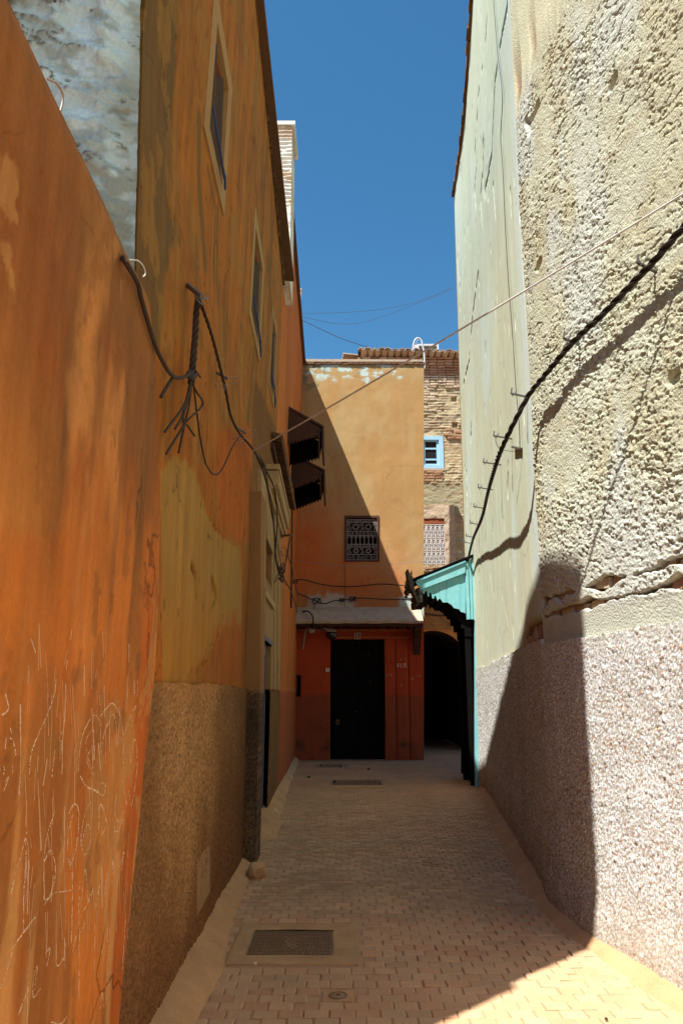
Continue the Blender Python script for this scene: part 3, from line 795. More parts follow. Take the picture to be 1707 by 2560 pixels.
# windows
def left_window(y0, y1, z0, z1, bw, rag, skew=0):
    xs = lambda y, z, o: (float(XL(y, z)) + o, y, z)
    fr = MB(); e = .012
    for (a0, a1, b0, b1) in [(y0 - bw, y0, z0 - bw * .8, z1 + bw), (y1, y1 + bw, z0 - bw * .8, z1 + bw), (y0, y1, z1, z1 + bw), (y0, y1, z0 - bw * .8, z0)]:
        fr.hexa([xs(a0, b0, -.03), xs(a1, b0, -.03), xs(a1, b1, -.03), xs(a0, b1, -.03)], [xs(a0, b0, e), xs(a1, b0, e), xs(a1, b1, e), xs(a0, b1, e)])
    f = fr.build('window_surround', MAT['band'], tall)
    w = MB(); t = .045
    for (a0, a1, b0, b1) in [(y0 + .002, y0 + t, z0, z1), (y1 - t, y1 - .002, z0, z1), (y0 + t, y1 - t, z1 - t, z1 - .002), (y0 + t, y1 - t, z0 + .002, z0 + t)]:
        w.hexa([xs(a0, b0, -.12), xs(a1, b0, -.12), xs(a1, b1, -.12), xs(a0, b1, -.12)], [xs(a0, b0, -.03), xs(a1, b0, -.03), xs(a1, b1, -.03), xs(a0, b1, -.03)])
    w.build('window_frame', MAT['red_wood'], f)
    MB().hexa([xs(y0, z0, -.16), xs(y1, z0, -.16), xs(y1, z1, -.16), xs(y0, z1, -.16)], [xs(y0, z0, -.14), xs(y1, z0, -.14), xs(y1, z1, -.14), xs(y0, z1, -.14)]).build('window_pane', MAT['glass'], f)
    # brown cloth hanging inside the opening with a blue hem that sags below the sill
    ya, yb = y0 + .03, y1 - .03
    def cpos(a, b):
        yy = ya + (yb - ya) * a; zz = z0 + .02 + (z1 - z0 - .06) * b
        return XL(yy, zz) - .035 + .025 * np.sin(a * 23 + b * 2) * (1 - .5 * b) + .02 * np.sin(a * 9), yy, zz
    sheet('curtain', np.linspace(0, 1, 50), np.linspace(0, 1, 24), cpos, MAT['curtain'], (1, 0, 0), f)
    bl = MB()
    pts = [xs(y0 - .02, z0 + .16, .03), xs(y0 + .02, z0 + .03, .05), xs(y0 + .25 * (y1 - y0), z0 - .03, .06), xs(y0 + .6 * (y1 - y0), z0 - .05, .055), xs(y1 - .12, z0 - .02 - rag, .05), xs(y1 - .02, z0 - .05 - rag, .04)]
    bl.tube(cr(pts, 5), [.3 * _r for _r in [.012, .02, .028, .03, .03, .028, .03, .032, .034, .034, .03, .03, .028, .03, .034, .036, .04, .04, .04, .04, .04, .03, .03, .03, .03, .015]][:len(cr(pts, 5))], 8)
    bl.build('cloth_hem', MAT['curtain_blue'], f)
left_window(*WIN[0], .17, .0); left_window(*WIN[1], .16, .1); left_window(*WIN[2], .10, .08)
# access hatch low in the base
hp = [on_left(*p, .03) for p in [(493, 2152), (525, 2108), (526, 2228), (492, 2292)]]
MB().prism([hp[0], hp[1], hp[2], hp[3]], (-.04, 0, 0)).build('hatch', surf('hatch_cement', (.34, .20, .09), grain=.12, blotch=.15, bump=.3), tall)

# ------------------------------------------------------------------ far left house with the carved portal and blue door
far = thing('portal_house', 'orange house beyond the ochre one, with blue door, carved portal and wooden hoods', 'house', (-1.2, 14, 0))
YF0 = 7.62
DOOR = (8.86, 9.98, -.02, 2.12); LWIN = (8.93, 9.95, 2.86, 3.36)
def far_disp(x, y, z):
    return .012 * (fbm(y * .9, z * .7, 3, 91) - .5) + .004 * (fbm(y * 5, z * 3, 4, 93) - .5) + np.where(z < 1.55, .012 * np.clip(.8 - voro(y * 28, z * 34, 95)[0], 0, 1) + .006, 0)
def far_col(x, y, z, d):
    n = fbm(y * 1.1, z * .6, 4, 101); st = fbm(y * 5, z * .4, 4, 103)
    c = mixc((.56, .225, .05), (.48, .18, .04), n)
    c = mixc(c, (.30, .12, .035), sst(.55, .75, st) * .5)
    olive = mixc((.38, .255, .105), (.34, .215, .085), st)
    pm = sst(12.35, 12.1, y + .25 * (n - .5)) * sst(5.0, 4.9, z)
    c = mixc(c, olive, pm)
    c = mixc(c, (.42, .28, .12), sst(16.2, 16.4, y) * sst(2.5, 1.8, z) * .8 * (z < 1.6))
    base = mixc((.22, .15, .065), (.13, .085, .04), n)
    base2 = mixc((.42, .14, .04), (.33, .11, .04), st)
    bb = mixc(base, base2, sst(12.0, 12.3, y))
    c = mixc(c, bb, sst(1.57, 1.54, z))
    return c
def low_pos(a, b): return XL(a, b), a, b
sheet('wall', geo(YF0, 10.78, .03, .045), np.append(np.arange(-.02, 1.53, .022), 1.54), low_pos, MAT['plaster'], (1, 0, 0), far, lambda x, y, z: far_disp(x, y, z) + .008, far_col, holes=[(DOOR[0], DOOR[1], -.02, 1.54)], back=(-.3, 0, 0), gain=(.9, .66, .35))
sheet('wall', geo(10.78, 18.25, .035, .07), np.concatenate([np.arange(-.02, 5.2, .03), np.arange(5.25, 10.05, .06), [10.08]]), low_pos, MAT['plaster'], (1, 0, 0), far, far_disp, far_col, back=(-.35, 0, 0), gain=(.9, .66, .35))
# higher end block with flaking whitewashed brick, above the ochre roof
mb = MB()
zb0, zb1 = 8.0, 11.35
pl = at_y(697, 305, TALL_END); pr = at_y(731, 318, TALL_END)
xr_, zt_ = float(pr[0]), float(pr[2])
def blk_disp(x, y, z):
    v, i = voro(x * 4.2, z * 13, 111); r = ((z * 13.2) % 1.0)
    return .05 * fbm(x * 6, z * 9, 4, 113) + .025 * sst(.2, .35, r) * sst(.95, .8, r) * sst(9.2, 9.8, z)
def blk_col(x, y, z, d):
    n = fbm(x * 4, z * 4, 4, 115); c = mixc((.72, .68, .60), (.58, .47, .34), sst(.5, .62, n))
    c = mixc(c, (.40, .24, .14), sst(zt_ - .32, zt_ - .22, z) * .7)
    return c
sheet('end_block', np.linspace(xr_ - .6, xr_, 60), np.arange(zb0, zt_, .02), lambda a, b: (a, TALL_END + 0 * a, b), MAT['plaster'], (0, -1, 0), far, blk_disp, blk_col, back=(0, .75, 0), label='whitewashed brick end block')
MB().box((xr_ - .65, TALL_END - .07, zt_), (xr_ + .05, TALL_END + .8, zt_ + .07)).build('block_cap', MAT['white'], far)
mb = MB(); y = TALL_END + .8
mb.prism([(-1.35, y, 10.06), (float(XL(12, 10)) + .07, y, 10.06), (float(XL(12, 10)) + .07, y, 10.15), (-1.35, y, 10.15)], (-.09, 18.2 - y, 0)); mb.build('roof_coping', MAT['dark_brick'], far)
# carved portal: jambs, lintel, cornice with dentils, small grilled window and blue door
X = lambda y, z, o: (float(XL(y, z)) + o, y, z)
def slab(mb, y0, y1, z0, z1, o0, o1):
    return mb.hexa([X(y0, z0, o0), X(y1, z0, o0), X(y1, z1, o0), X(y0, z1, o0)], [X(y0, z0, o1), X(y1, z0, o1), X(y1, z1, o1), X(y0, z1, o1)])
por = slab(MB(), 8.05, 8.62, 2.55, 3.98, -.04, .05).build('portal', MAT['stucco'], far)
m1 = MB(); slab(m1, 8.62, 8.93, 2.3, 4.0, -.04, .03); slab(m1, 9.95, 11.9, 1.56, 4.0, -.04, .03); slab(m1, 8.93, 9.95, 3.36, 4.0, -.04, .03); slab(m1, 8.62, 9.95, 2.12, 2.86, -.04, .028); m1.build('panel', MAT['olive'], por)
m2 = MB(); slab(m2, 8.5, 9.96, 2.60, 2.68, .03, .06); slab(m2, 8.45, 8.56, 1.56, 2.6, .0, .05); slab(m2, 8.56, 8.62, 2.12, 2.62, .0, .045); slab(m2, 10.3, 10.38, 1.56, 4.0, .03, .055); slab(m2, 11.0, 11.1, 1.56, 4.0, .03, .06); m2.build('moulding', MAT['stucco'], por)
m2 = MB(); slab(m2, 9.1, 12.0, 4.0, 4.08, -.04, .07); slab(m2, 9.2, 12.1, 4.08, 4.17, -.04, .11); slab(m2, 9.4, 12.2, 4.40, 4.47, -.04, .18)
cor = m2.build('cornice', MAT['stucco'], por)
y = 9.45
dm = MB().box((-.09, -.028, -.10), (.09, .028, .10)).mesh('dentil')
while y < 12.1:
    o = link('dentil', dm, MAT['stucco']); o.location = X(y, 4.285, .07); par(o, por); y += .105
# olive strip above the portal up to the little tiled eave
m2 = MB(); slab(m2, 9.9, 13.9, 4.86, 4.95, -.03, .05); m2.build('eave_board', MAT['dark_wood'], far)
tm = MB().tube([(-.03, 0, .05), (.17, 0, -.02)], .045, 7).mesh('eave_tile')
y = 9.9
while y < 14.0:
    o = link('eave_tile', tm, MAT['dark_brick']); o.location = X(y, 5.03, .0); o.rotation_euler = (0, random.uniform(-.06, .06), random.uniform(-.1, .1)); par(o, far); y += .095
dr = slab(MB(), DOOR[0], DOOR[1], 0, 2.12, -.17, -.13).build('blue_door', MAT['door_blue'], far)
m2 = MB(); slab(m2, DOOR[0] + .07, DOOR[0] + .52, .25, 1.55, -.13, -.115); slab(m2, DOOR[0] + .6, DOOR[0] + 1.05, .25, 1.55, -.13, -.115); m2.build('door_panel', MAT['door_blue'], dr)
m2 = MB(); slab(m2, DOOR[1] - .10, DOOR[1], 0, 2.12, -.13, -.04); slab(m2, DOOR[0], DOOR[0] + .08, 0, 2.12, -.13, -.06); slab(m2, DOOR[0] + .08, DOOR[1] - .1, 2.0, 2.12, -.13, -.04)
m2.hexa([X(DOOR[1] - .1, 2.0, -.12), X(DOOR[1] - .32, 2.0, -.12), X(DOOR[1] - .1, 1.72, -.12)], [X(DOOR[1] - .1, 2.0, -.05), X(DOOR[1] - .32, 2.0, -.05), X(DOOR[1] - .1, 1.72, -.05)])
slab(m2, DOOR[0] - .05, DOOR[1] + .03, 2.12, 2.17, -.05, .04)
m2.build('door_frame', MAT['frame_blue'], dr)
g = slab(MB(), LWIN[0], LWIN[1], LWIN[2], LWIN[3], -.14, -.12).build('grilled_window', MAT['hole'], far)
m2 = MB()
for k in range(9):
    yy = LWIN[0] + .06 + k * .112
    m2.tube([X(yy, LWIN[2] + (LWIN[3] - LWIN[2]) * t, -.05 + .012 * math.sin(t * 25 + k)) for t in np.linspace(0, 1, 14)], .012, 5)
for zz in (2.95, 3.1, 3.25): m2.bar(X(LWIN[0], zz, -.05), X(LWIN[1], zz, -.05), .02)
m2.build('window_grille', MAT['red_wood'], g)
m2 = MB(); slab(m2, 15.0, 15.12, 3.2, 6.2, .0, .03); m2.build('downpipe', MAT['dark_wood'], far)
# two wooden hoods high on the facade
def hood(y0, y1, zw, zo, px, zf, dr):
    """a lean-to hood: roof slope, front fascia and two scalloped side boards"""
    xw = float(XL(y0, zw)) - .03; xo = px
    h = MB().hexa([(xw, y0, zw), (xo, y0, zo), (xo, y1, zo), (xw, y1, zw)], [(xw, y0, zw - .05), (xo, y0, zo - .05), (xo, y1, zo - .05), (xw, y1, zw - .05)]).build('window_hood', MAT['dark_wood'], far, label='dark wooden hood with scalloped edge')
    MB().box((xo - .035, y0 - .01, zf), (xo + .0, y1 + .01, zo - .052)).build('fascia', MAT['dark_wood'], h)
    MB().box((xo - .10, y0 - .015, zf - .10), (xo - .07, y0 + .02, zo - .06)).build('post', MAT['dark_wood'], h)
    for yy, mt in ((y0 + .005, 'dark_wood'), (y1 - .035, 'black_wood')):  # far board coloured black for the shade inside the hood
        n = 9; bot = []
        for k in range(n + 1):
            t = k / n; x = xw + (xo - .12 - xw) * t; z = (zf + .12) * t + (zw - dr) * (1 - t)
            bot.append((x, yy, z)); 
            if k < n: bot.append((xw + (xo - .12 - xw) * (t + .5 / n), yy, ((zf + .12) * (t + .5 / n) + (zw - dr) * (1 - t - .5 / n)) + .06))
        if mt == 'dark_wood': bot = [(b[0], b[1], b[2] + .16) for b in bot]
        poly = bot + [(xo - .04, yy, zo - .06), (xw, yy, zw - .055)]
        MB().prism(poly, (0, .03, 0)).build('side_board', MAT[mt], h)
    for k in range(5):
        t = (k + .5) / 5; x = xw + (xo - xw) * t; z = zw + (zo - zw) * t
        MB().bar((x, y0 + .02, z - .09), (x, y1 - .02, z - .09), .05, .06).build('rafter', MAT['black_wood'], h)
hood(13.4, 14.3, 6.92, 6.50, -.34, 5.98, .98)
hood(15.4, 16.6, 6.62, 6.24, -.36, 5.72, 1.02)

# ------------------------------------------------------------------ orange house closing the alley
YE = 18.2
end = thing('end_house', 'orange house numbered 14 closing the alley, with a dark door and iron window grille', 'house', (.4, YE, 0))
E_L = lambda z: np.interp(z, [0, 10], [-1.16, -1.13]); E_R = lambda z: np.interp(z, [0, 10.0], [1.925, 2.19])
EW = (.075, .945, 4.70, 5.88); ED = (-.275, 1.045, -.02, 2.80)
def end_pos(a, b): return E_L(b) + (E_R(b) - E_L(b)) * a, YE + 0 * a, b
# hole coordinates in the 0..1 width parameter
def ua(x, z): return float((x - E_L(z)) / (E_R(z) - E_L(z)))
def end_disp(x, y, z):
    d = .025 * (fbm(x * 1.1, z * .9, 3, 121) - .5) + .006 * (fbm(x * 7, z * 6, 4, 123) - .5)
    d = d + np.where(z < 1.55, .010 * np.clip(.8 - voro(x * 30, z * 30, 125)[0], 0, 1) + .008, 0)
    for gx_ in (1.29, 1.60): d = d - .03 * sst(.035, .015, np.abs(x - gx_)) * (z < 2.78)
    return d
def end_col(x, y, z, d):
    n = fbm(x * .9, z * .8, 4, 131); st = fbm(x * 5, z * .5, 4, 133); n3 = fbm(x * 3, z * 3, 4, 135)
    c = mixc((.70, .325, .115), (.66, .285, .095), n)
    c = mixc(c, (.72, .40, .17), sst(.5, .75, fbm(x * 1.6, z * 1.1, 4, 134)) * .6)
    c = mixc(c, (.70, .43, .20), sst(.55, .75, st) * .3)
    c = mixc(c, (.90, .15, .03), np.clip(sst(7.2, 3.8, z + .9 * x) * .95 * (1.15 - .6 * n3), 0, 1))  # redder to lower left: orange paint there, plus the shaded area's tint
    top = sst(9.35, 9.85, z + .35 * (n3 - .5))
    c = mixc(c, (.74, .47, .22), top * .25)
    c = mixc(c, (.78, .74, .62), sst(9.55, 9.75, z + .5 * (fbm(x * 6, z * 4, 4, 137) - .5)) * sst(.52, .6, fbm(x * 5, z * 9, 4, 139)) * sst(10.2, 9.9, z))
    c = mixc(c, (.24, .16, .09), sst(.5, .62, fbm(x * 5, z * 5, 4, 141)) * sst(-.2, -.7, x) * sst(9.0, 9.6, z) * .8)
    red = mixc((.76, .085, .024), (.64, .065, .018), st)
    red = mixc(red, (.30, .09, .035), sst(1.54, 1.4, z) * .5)
    red = mixc(red, (.10, .045, .025), sst(.55, .8, n3) * sst(1.2, .1, z) * .8)
    c = mixc(c, red, sst(3.45, 3.3, z))
    c = mixc(c, (.55, .24, .08), sst(4.3, 3.4, z) * .5 * (z > 3.4))
    wh = sst(3.95, 3.75, z + .3 * (fbm(x * 9, z * 9, 3, 143) - .5)) * (z > 3.3) * (sst(1.35, 1.5, x) + sst(-.9, -.7, x) * sst(.4, .2, x) * .7)
    return mixc(c, (.74, .66, .55), np.clip(wh, 0, 1))
AE = np.linspace(0, 1, 190)
sheet('wall', AE, np.concatenate([np.arange(-.02, 10.0, .032), [10.02]]), end_pos, MAT['smooth'], (0, -1, 0), end, end_disp, end_col, gain=(.62, .80, .85),
      holes=[(ua(EW[0], 5.3), ua(EW[1], 5.3), EW[2], EW[3]), (ua(ED[0], 1.4), ua(ED[1], 1.4), ED[2], ED[3])], back=(0, .35, 0))
# side wall running back along the passage
sheet('side_wall', np.linspace(YE + .34, 19.85, 30), np.arange(0, 10.0, .1), lambda a, b: (E_R(b) - .002, a, b), MAT['plaster'], (1, 0, 0), end, lambda x, y, z: .01 * fbm(y * 2, z * 2, 3, 5), lambda x, y, z, d: mixc((.6, .3, .1), (.5, .22, .07), fbm(y, z, 3, 5)), back=(-.2, 0, 0))
MB().box((.4, 19.86, 0), (2.0, 20.97, 5.4)).build('rear_wing', MAT['olive'], end)
mb = MB()
x = -1.16
bm_ = [MB().rbox((-.07, -.025, -.035), (.07, .16, .035), .008).mesh('coping_brick') for _ in range(3)]
while x < 2.12:
    o = link('coping_brick', random.choice(bm_), MAT['dark_brick']); o.location = (x + .07, YE - .005, 10.055 + random.uniform(-.012, .006)); par(o, end); x += .146
MB().prism([(-1.2, YE - .035, 10.09), (2.14, YE - .035, 10.09), (2.22, YE - .035, 10.05), (2.14, YE - .035, 10.15), (-1.2, YE - .035, 10.165)], (0, .5, 0)).build('roof_coping', MAT['slab'], end)
# window with wrought grille
wf = MB()
for (a0, a1, b0, b1) in [(EW[0], EW[0] + .06, EW[2], EW[3]), (EW[1] - .045, EW[1], EW[2], EW[3]), (EW[0] + .06, EW[1] - .045, EW[3] - .06, EW[3]), (EW[0] + .06, EW[1] - .045, EW[2], EW[2] + .045)]:
    wf.box((a0, YE - .02, b0), (a1, YE + .13, b1))
w = wf.build('window', surf('oxblood_frame', (.10, .035, .022), rough=.7, grain=.2, bump=.2), end)
MB().box((EW[0] + .02, YE + .12, EW[2] + .02), (EW[1] - .02, YE + .14, EW[3] - .02)).build('window_pane', MAT['hole'], w)
def scroll(mb, c, s, turns=1.4, flip=1, a0=0, r=.006, yy=YE + .015, n=16):
    pts = []
    for t in np.linspace(0, 1, n):
        a = a0 + flip * t * turns * 2 * math.pi; rad = s * (1 - .78 * t)
        pts.append((c[0] + rad * math.cos(a), yy, c[1] + rad * math.sin(a)))
    mb.tube(pts, r, 4)
def ring(mb, c, s, r=.006, yy=YE + .015, n=14): mb.tube([(c[0] + s * math.cos(t), yy, c[1] + s * math.sin(t)) for t in np.linspace(0, 2 * math.pi, n)], r, 4)
def grille_a(x0, x1, z0, z1, yy):
    mb = MB(); W = x1 - x0; Hh = z1 - z0
    rows = [0, .065, .13, .30, .40, .62, .69, .87, .97, 1.0]
    for k in (0, .065, .30, .40, .62, .69, .87, 1.0): mb.bar((x0, yy, z1 - Hh * k), (x1, yy, z1 - Hh * k), .014)
    for k in (0, .14, .435, .565, .86, 1): mb.bar((x0 + W * k, yy, z0), (x0 + W * k, yy, z1), .012) if k in (0, 1) else None
    for (ra, rb) in ((.065, .30), (.69, .87)):
        zc = z1 - Hh * (ra + rb) / 2; hh = Hh * (rb - ra) / 2
        for cx in (.29, .71):
            ring(mb, (x0 + W * cx, zc), hh * .42, yy=yy)
            for k in range(8):
                a = k * math.pi / 4; scroll(mb, (x0 + W * cx + hh * .68 * math.cos(a), zc + hh * .68 * math.sin(a)), hh * .28, 1.2, 1, a + 2, .005, yy, 9)
        for cx in (.07, .5, .93):
            mb.bar((x0 + W * (cx - .06), yy, zc - hh), (x0 + W * (cx + .06), yy, zc + hh), .009)
            scroll(mb, (x0 + W * (cx - .03), zc + hh * .45), hh * .38, 1.5, 1, 0, .006, yy); scroll(mb, (x0 + W * (cx + .03), zc - hh * .45), hh * .38, 1.5, -1, 3, .006, yy)
    for (ra, rb, n) in ((.0, .065, 10), (.30, .40, 8), (.62, .69, 10), (.87, 1.0, 7)):
        zc = z1 - Hh * (ra + rb) / 2; hh = Hh * (rb - ra) / 2
        for k in range(n): scroll(mb, (x0 + W * (k + .5) / n, zc), hh * .8, 1.5, 1 if k % 2 else -1, k, .006, yy, 11)
    for k in range(8):
        xx = x0 + W * k / 7.0; za, zb = z1 - Hh * .40, z1 - Hh * .62
        if 0 < k < 7: mb.tube([(xx, yy, za - (za - zb) * t) for t in np.linspace(0, 1, 9)], [.008, .016, .008, .008, .012, .008, .008, .016, .008], 5)
        if k < 7: mb.tube([(xx + W / 14 * (1 - math.cos(t)), yy, za - .09 + .06 * math.sin(t)) for t in np.linspace(0, math.pi, 8)], .006, 4)
    return mb
grille_a(EW[0] + .07, EW[1] - .055, EW[2] + .055, EW[3] - .10, YE + .02).build('grille', surf('pale_grille_iron', (.33, .29, .25), rough=.6, spec=.4, grain=.2, bump=0), w)
# dark door in its recess
d_ = MB().box((ED[0], YE + .16, 0), (ED[1], YE + .22, 2.79)).build('door', MAT['black_wood'], end)
rv = MB(); rv.box((ED[0] - .03, YE + .03, 0), (ED[0] + .003, YE + .34, 2.80)); rv.box((ED[1] - .003, YE + .03, 0), (ED[1] + .03, YE + .34, 2.80)); rv.box((ED[0], YE + .03, 2.797), (ED[1], YE + .34, 2.84)); rv.build('door_reveal', MAT['red_paint'], end)
m2 = MB()
for (a0, a1) in ((ED[0] + .08, .355), (.415, ED[1] - .08)):
    for (b0, b1) in ((.15, .85), (.98, 1.75), (1.88, 2.55)): m2.box((a0, YE + .14, b0), (a1, YE + .16, b1))
m2.build('door_panel', MAT['black_wood'], d_)
m2 = MB(); p = at_y(844, 1806, YE + .13)
m2.tube([(p[0] + .035 * math.cos(t), YE + .125, p[2] + .05 * math.sin(t)) for t in np.linspace(0, 2 * math.pi, 14)], .009, 5); m2.lathe((p[0], YE + .135, p[2] + .06), [(.001, -.02), (.018, -.015), (.018, .02)], 'y', 8); m2.build('knocker', MAT['brass'], d_)
m2 = MB()
for (u, v) in ((897, 1606), (922, 1636), (925, 1703), (891, 1778)):
    p = at_y(u, v, YE + .14); m2.lathe((p[0], YE + .14, p[2]), [(.001, -.02), (.012, -.012), (.012, .02)], 'y', 6)
m2.build('stud', MAT['brass'], d_)
# sloping canopy over the door
cz0, cz1 = 3.60, 3.20
cp = sheet('canopy', np.linspace(0, 1, 130), np.linspace(0, 1, 26), lambda a, b: (-1.10 + 3.03 * a, YE - .62 + .63 * b - .02 * vn(a * 25, 0 * a, 7) * (1 - b), cz1 - .02 + (cz0 - cz1) * b + .03 * (fbm(a * 12, b * 3, 3, 6) - .5)), MAT['slab'], (0, -.5, .86), end, back=(0, .02, -.06))
m2 = MB(); m2.box((-1.08, YE - .57, 3.06), (1.92, YE - .50, 3.145)); m2.build('beam', MAT['dark_wood'], cp)
m2 = MB()
for k in range(13): m2.box((-1.0 + k * .235, YE - .5, 3.02), (-.92 + k * .235, YE - .01, 3.10))
m2.build('joist', MAT['dark_wood'], cp)
MB().box((-1.07, YE - .10, 2.98), (1.72, YE - .02, 3.03)).build('lintel', MAT['red_paint'], end)
MB().box((-.35, YE - .06, 2.815), (1.65, YE - .025, 2.85)).build('lintel', MAT['red_paint'], end)
# carved corbel
prof = [(0, 3.06), (-.52, 3.06), (-.50, 2.98), (-.42, 2.97), (-.40, 2.88), (-.33, 2.87), (-.31, 2.78), (-.24, 2.76), (-.22, 2.67), (-.15, 2.65), (-.12, 2.56), (-.07, 2.54), (-.03, 2.42), (0, 2.42)]
MB().prism([(1.74, YE - .005 + a, b) for a, b in prof], (.16, 0, 0)).build('corbel', MAT['dark_wood'], cp)
# house number plate: 14
pn = at_y(893.5, 1590, YE - .04)
pt = MB().box((pn[0] - .075, YE - .045, pn[2] - .075), (pn[0] + .075, YE - .025, pn[2] + .075)).build('number_plate', MAT['plate'], end)
m2 = MB(); px_, pz_ = pn[0], pn[2]; yk = (YE - .049, YE - .044)
def blk(x0, x1, z0, z1): m2.box((px_ + x0, yk[0], pz_ + z0), (px_ + x1, yk[1], pz_ + z1))
blk(-.047, -.022, -.062, .062); m2.prism([(px_ - .047, yk[0], pz_ + .062), (px_ - .066, yk[0], pz_ + .035), (px_ - .066, yk[0], pz_ + .018), (px_ - .047, yk[0], pz_ + .036)], (0, .005, 0))
blk(.036, .058, -.062, .062); blk(.0, .0355, -.035, -.012); blk(.0585, .068, -.035, -.012)
m2.prism([(px_ + .036, yk[0], pz_ + .062), (px_ + .018, yk[0], pz_ + .062), (px_ + .0, yk[0], pz_ - .0115), (px_ + .019, yk[0], pz_ - .0115), (px_ + .036, yk[0], pz_ + .03)], (0, .005, 0))
m2.build('numeral', MAT['ink'], pt)
pb = at_y(819, 1675, YE - .02)
MB().rbox((pb[0] - .045, YE - .045, pb[2] - .045), (pb[0] + .045, YE - .01, pb[2] + .045), .004).build('bell_plate', MAT['plate'], end)
# chalked letters F.C.B. and fainter scrawl on the right pillar
def chalk_line(mb, pts, w=.012, yy=YE - .016):
    for a, b in zip(pts[:-1], pts[1:]):
        p = at_y(*a, yy); q = at_y(*b, yy); mb.bar(p, q, w, .006, up=(0, 1, 0))
k_ = 1 / 4.6118; L8 = lambda pts: [(740 + a * k_, 1480 + b * k_) for a, b in pts]
m2 = MB()
for s in [[(1168, 828), (1168, 866)], [(1168, 829), (1192, 826)], [(1168, 846), (1187, 845)], [(1226, 832), (1212, 828), (1200, 842), (1202, 858), (1214, 866), (1226, 862)],
          [(1246, 822), (1246, 862)], [(1246, 822), (1262, 824), (1264, 836), (1247, 841)], [(1247, 841), (1266, 846), (1267, 858), (1246, 863)]]: chalk_line(m2, L8(s))
for (a, b) in ((1194, 864), (1234, 866), (1276, 869)): chalk_line(m2, L8([(a - 3, b), (a + 3, b)]), .016)
m2.build('chalk_letter', MAT['chalk'], end)
m2 = MB(); rr = random.Random(9)
for (a, b) in ((1070, 940), (1085, 950), (1100, 945), (1205, 770), (1260, 768), (1320, 985), (1335, 992), (1350, 990), (1400, 960), (1425, 955), (1040, 955), (1210, 1070), (1225, 1060)):
    chalk_line(m2, L8([(a + rr.uniform(-3, 3), b), (a + rr.uniform(-4, 4), b + 20), (a + rr.uniform(0, 12), b + rr.uniform(5, 22))]), .010)
m2.build('faded_scratch', MAT['chalk_dim'], end)
# ------------------------------------------------------------------ brick house behind, with the dark archway at its foot
YB = 21.0
bh = thing('brick_house', 'pale brick house behind the orange one, tiled eaves, blue window and dark archway', 'house', (2.6, YB, 0))
BW0 = (2.33, 3.03, 7.98, 8.99); BW1 = (2.2, 2.98, 5.10, 6.46)
def bh_disp(x, y, z):
    row = z * 11.5 + .45 * (fbm(x * 2.2, z * 1.2, 3, 151) - .5)
    r = row % 1.0; ri = np.floor(row)
    cx = x / .24 + .5 * (ri % 2) + .5 * _h(ri, ri * 0, 5); c = cx % 1.0; ci = np.floor(cx)
    j = sst(.0, .16, r) * sst(1.0, .82, r) * sst(0, .07, c) * sst(1, .93, c) * (.45 + .8 * _h(ci, ri, 7))
    j = j * (1 - .75 * sst(.45, .6, fbm(x * 2.1, z * 1.7, 3, 156)))
    plain = sst(7.55, 7.4, z) * sst(6.5, 6.65, z)
    return .035 * j * (1 - plain) * (.4 + .9 * fbm(x * 3, z * 3, 3, 155)) + .03 * fbm(x * 7, z * 11, 4, 153) + .012 * fbm(x * 30, z * 30, 2, 154) - .10 * ((np.abs(x - 3.42) < .07) & ((np.abs(z - 10.18) < .08) | (np.abs(z - 9.35) < .08)))
def bh_col(x, y, z, d):
    n = fbm(x * 2, z * 2, 4, 157)
    c = mixc((.60, .47, .29), (.52, .38, .22), n)
    c = mixc(c, (.40, .33, .20), sst(7.65, 7.5, z + .3 * (n - .5)) * sst(6.5, 6.7, z + .2 * n))
    c = mixc(c, (.42, .24, .12), sst(.52, .7, fbm(x * 5, z * 9, 4, 159)) * .6)
    c = mixc(c, (.36, .17, .08), sst(10.75, 10.95, z) * .7)
    o = mixc((.50, .25, .085), (.42, .19, .06), n)
    return mixc(c, o, sst(4.05, 3.95, z))
ARC = []
for t in np.linspace(0, math.pi, 25): ARC.append((2.55 + .97 * math.cos(t), 2.28 + .95 * math.sin(t)))
def bh_pos(a, b): return a, YB + 0 * a, b
sheet('wall', np.arange(.5, 4.6, .03), np.concatenate([np.arange(3.25, 11.55, .0165)]), bh_pos, MAT['rough'], (0, -1, 0), bh, bh_disp, bh_col, gain=(.80, .86, .86), holes=[BW0, BW1], back=(0, .5, 0))
# arch: wall below 3.26 with a round-headed opening, joined to a deep barrel vault
mb = MB(); ar = [(2.55 + .97 * math.cos(t), 2.28 + .95 * math.sin(t)) for t in np.linspace(0, math.pi, 21)]
fr = []; 
for i in range(20):
    (xa, za), (xb, zb) = ar[i], ar[i + 1]
    mb.add([(xa, YB - .02, za), (xb, YB - .02, zb), (xb, YB - .02, 3.27), (xa, YB - .02, 3.27)], [[0, 1, 2, 3]])
mb.add([(3.52, YB - .02, 0), (4.6, YB - .02, 0), (4.6, YB - .02, 3.27), (3.52, YB - .02, 3.27)], [[0, 1, 2, 3]])
mb.add([(.5, YB - .02, 0), (1.58, YB - .02, 0), (1.58, YB - .02, 3.27), (.5, YB - .02, 3.27)], [[0, 1, 2, 3]])
mb.build('archway', surf('orange_arch_render', (.55, .22, .06), grain=.2, gscale=30, blotch=.25, bscale=3, bump=.6, bpscale=20, bdist=.02), bh)
mb = MB(); prof = [(3.52, 0)] + ar + [(1.58, 0)]
for i in range(len(prof) - 1):
    (xa, za), (xb, zb) = prof[i], prof[i + 1]
    mb.add([(xa, YB - .02, za), (xb, YB - .02, zb), (xb, YB + 9, zb), (xa, YB + 9, za)], [[0, 1, 2, 3]])
mb.add([(x, YB + 9, z) for x, z in prof], [list(range(len(prof)))])
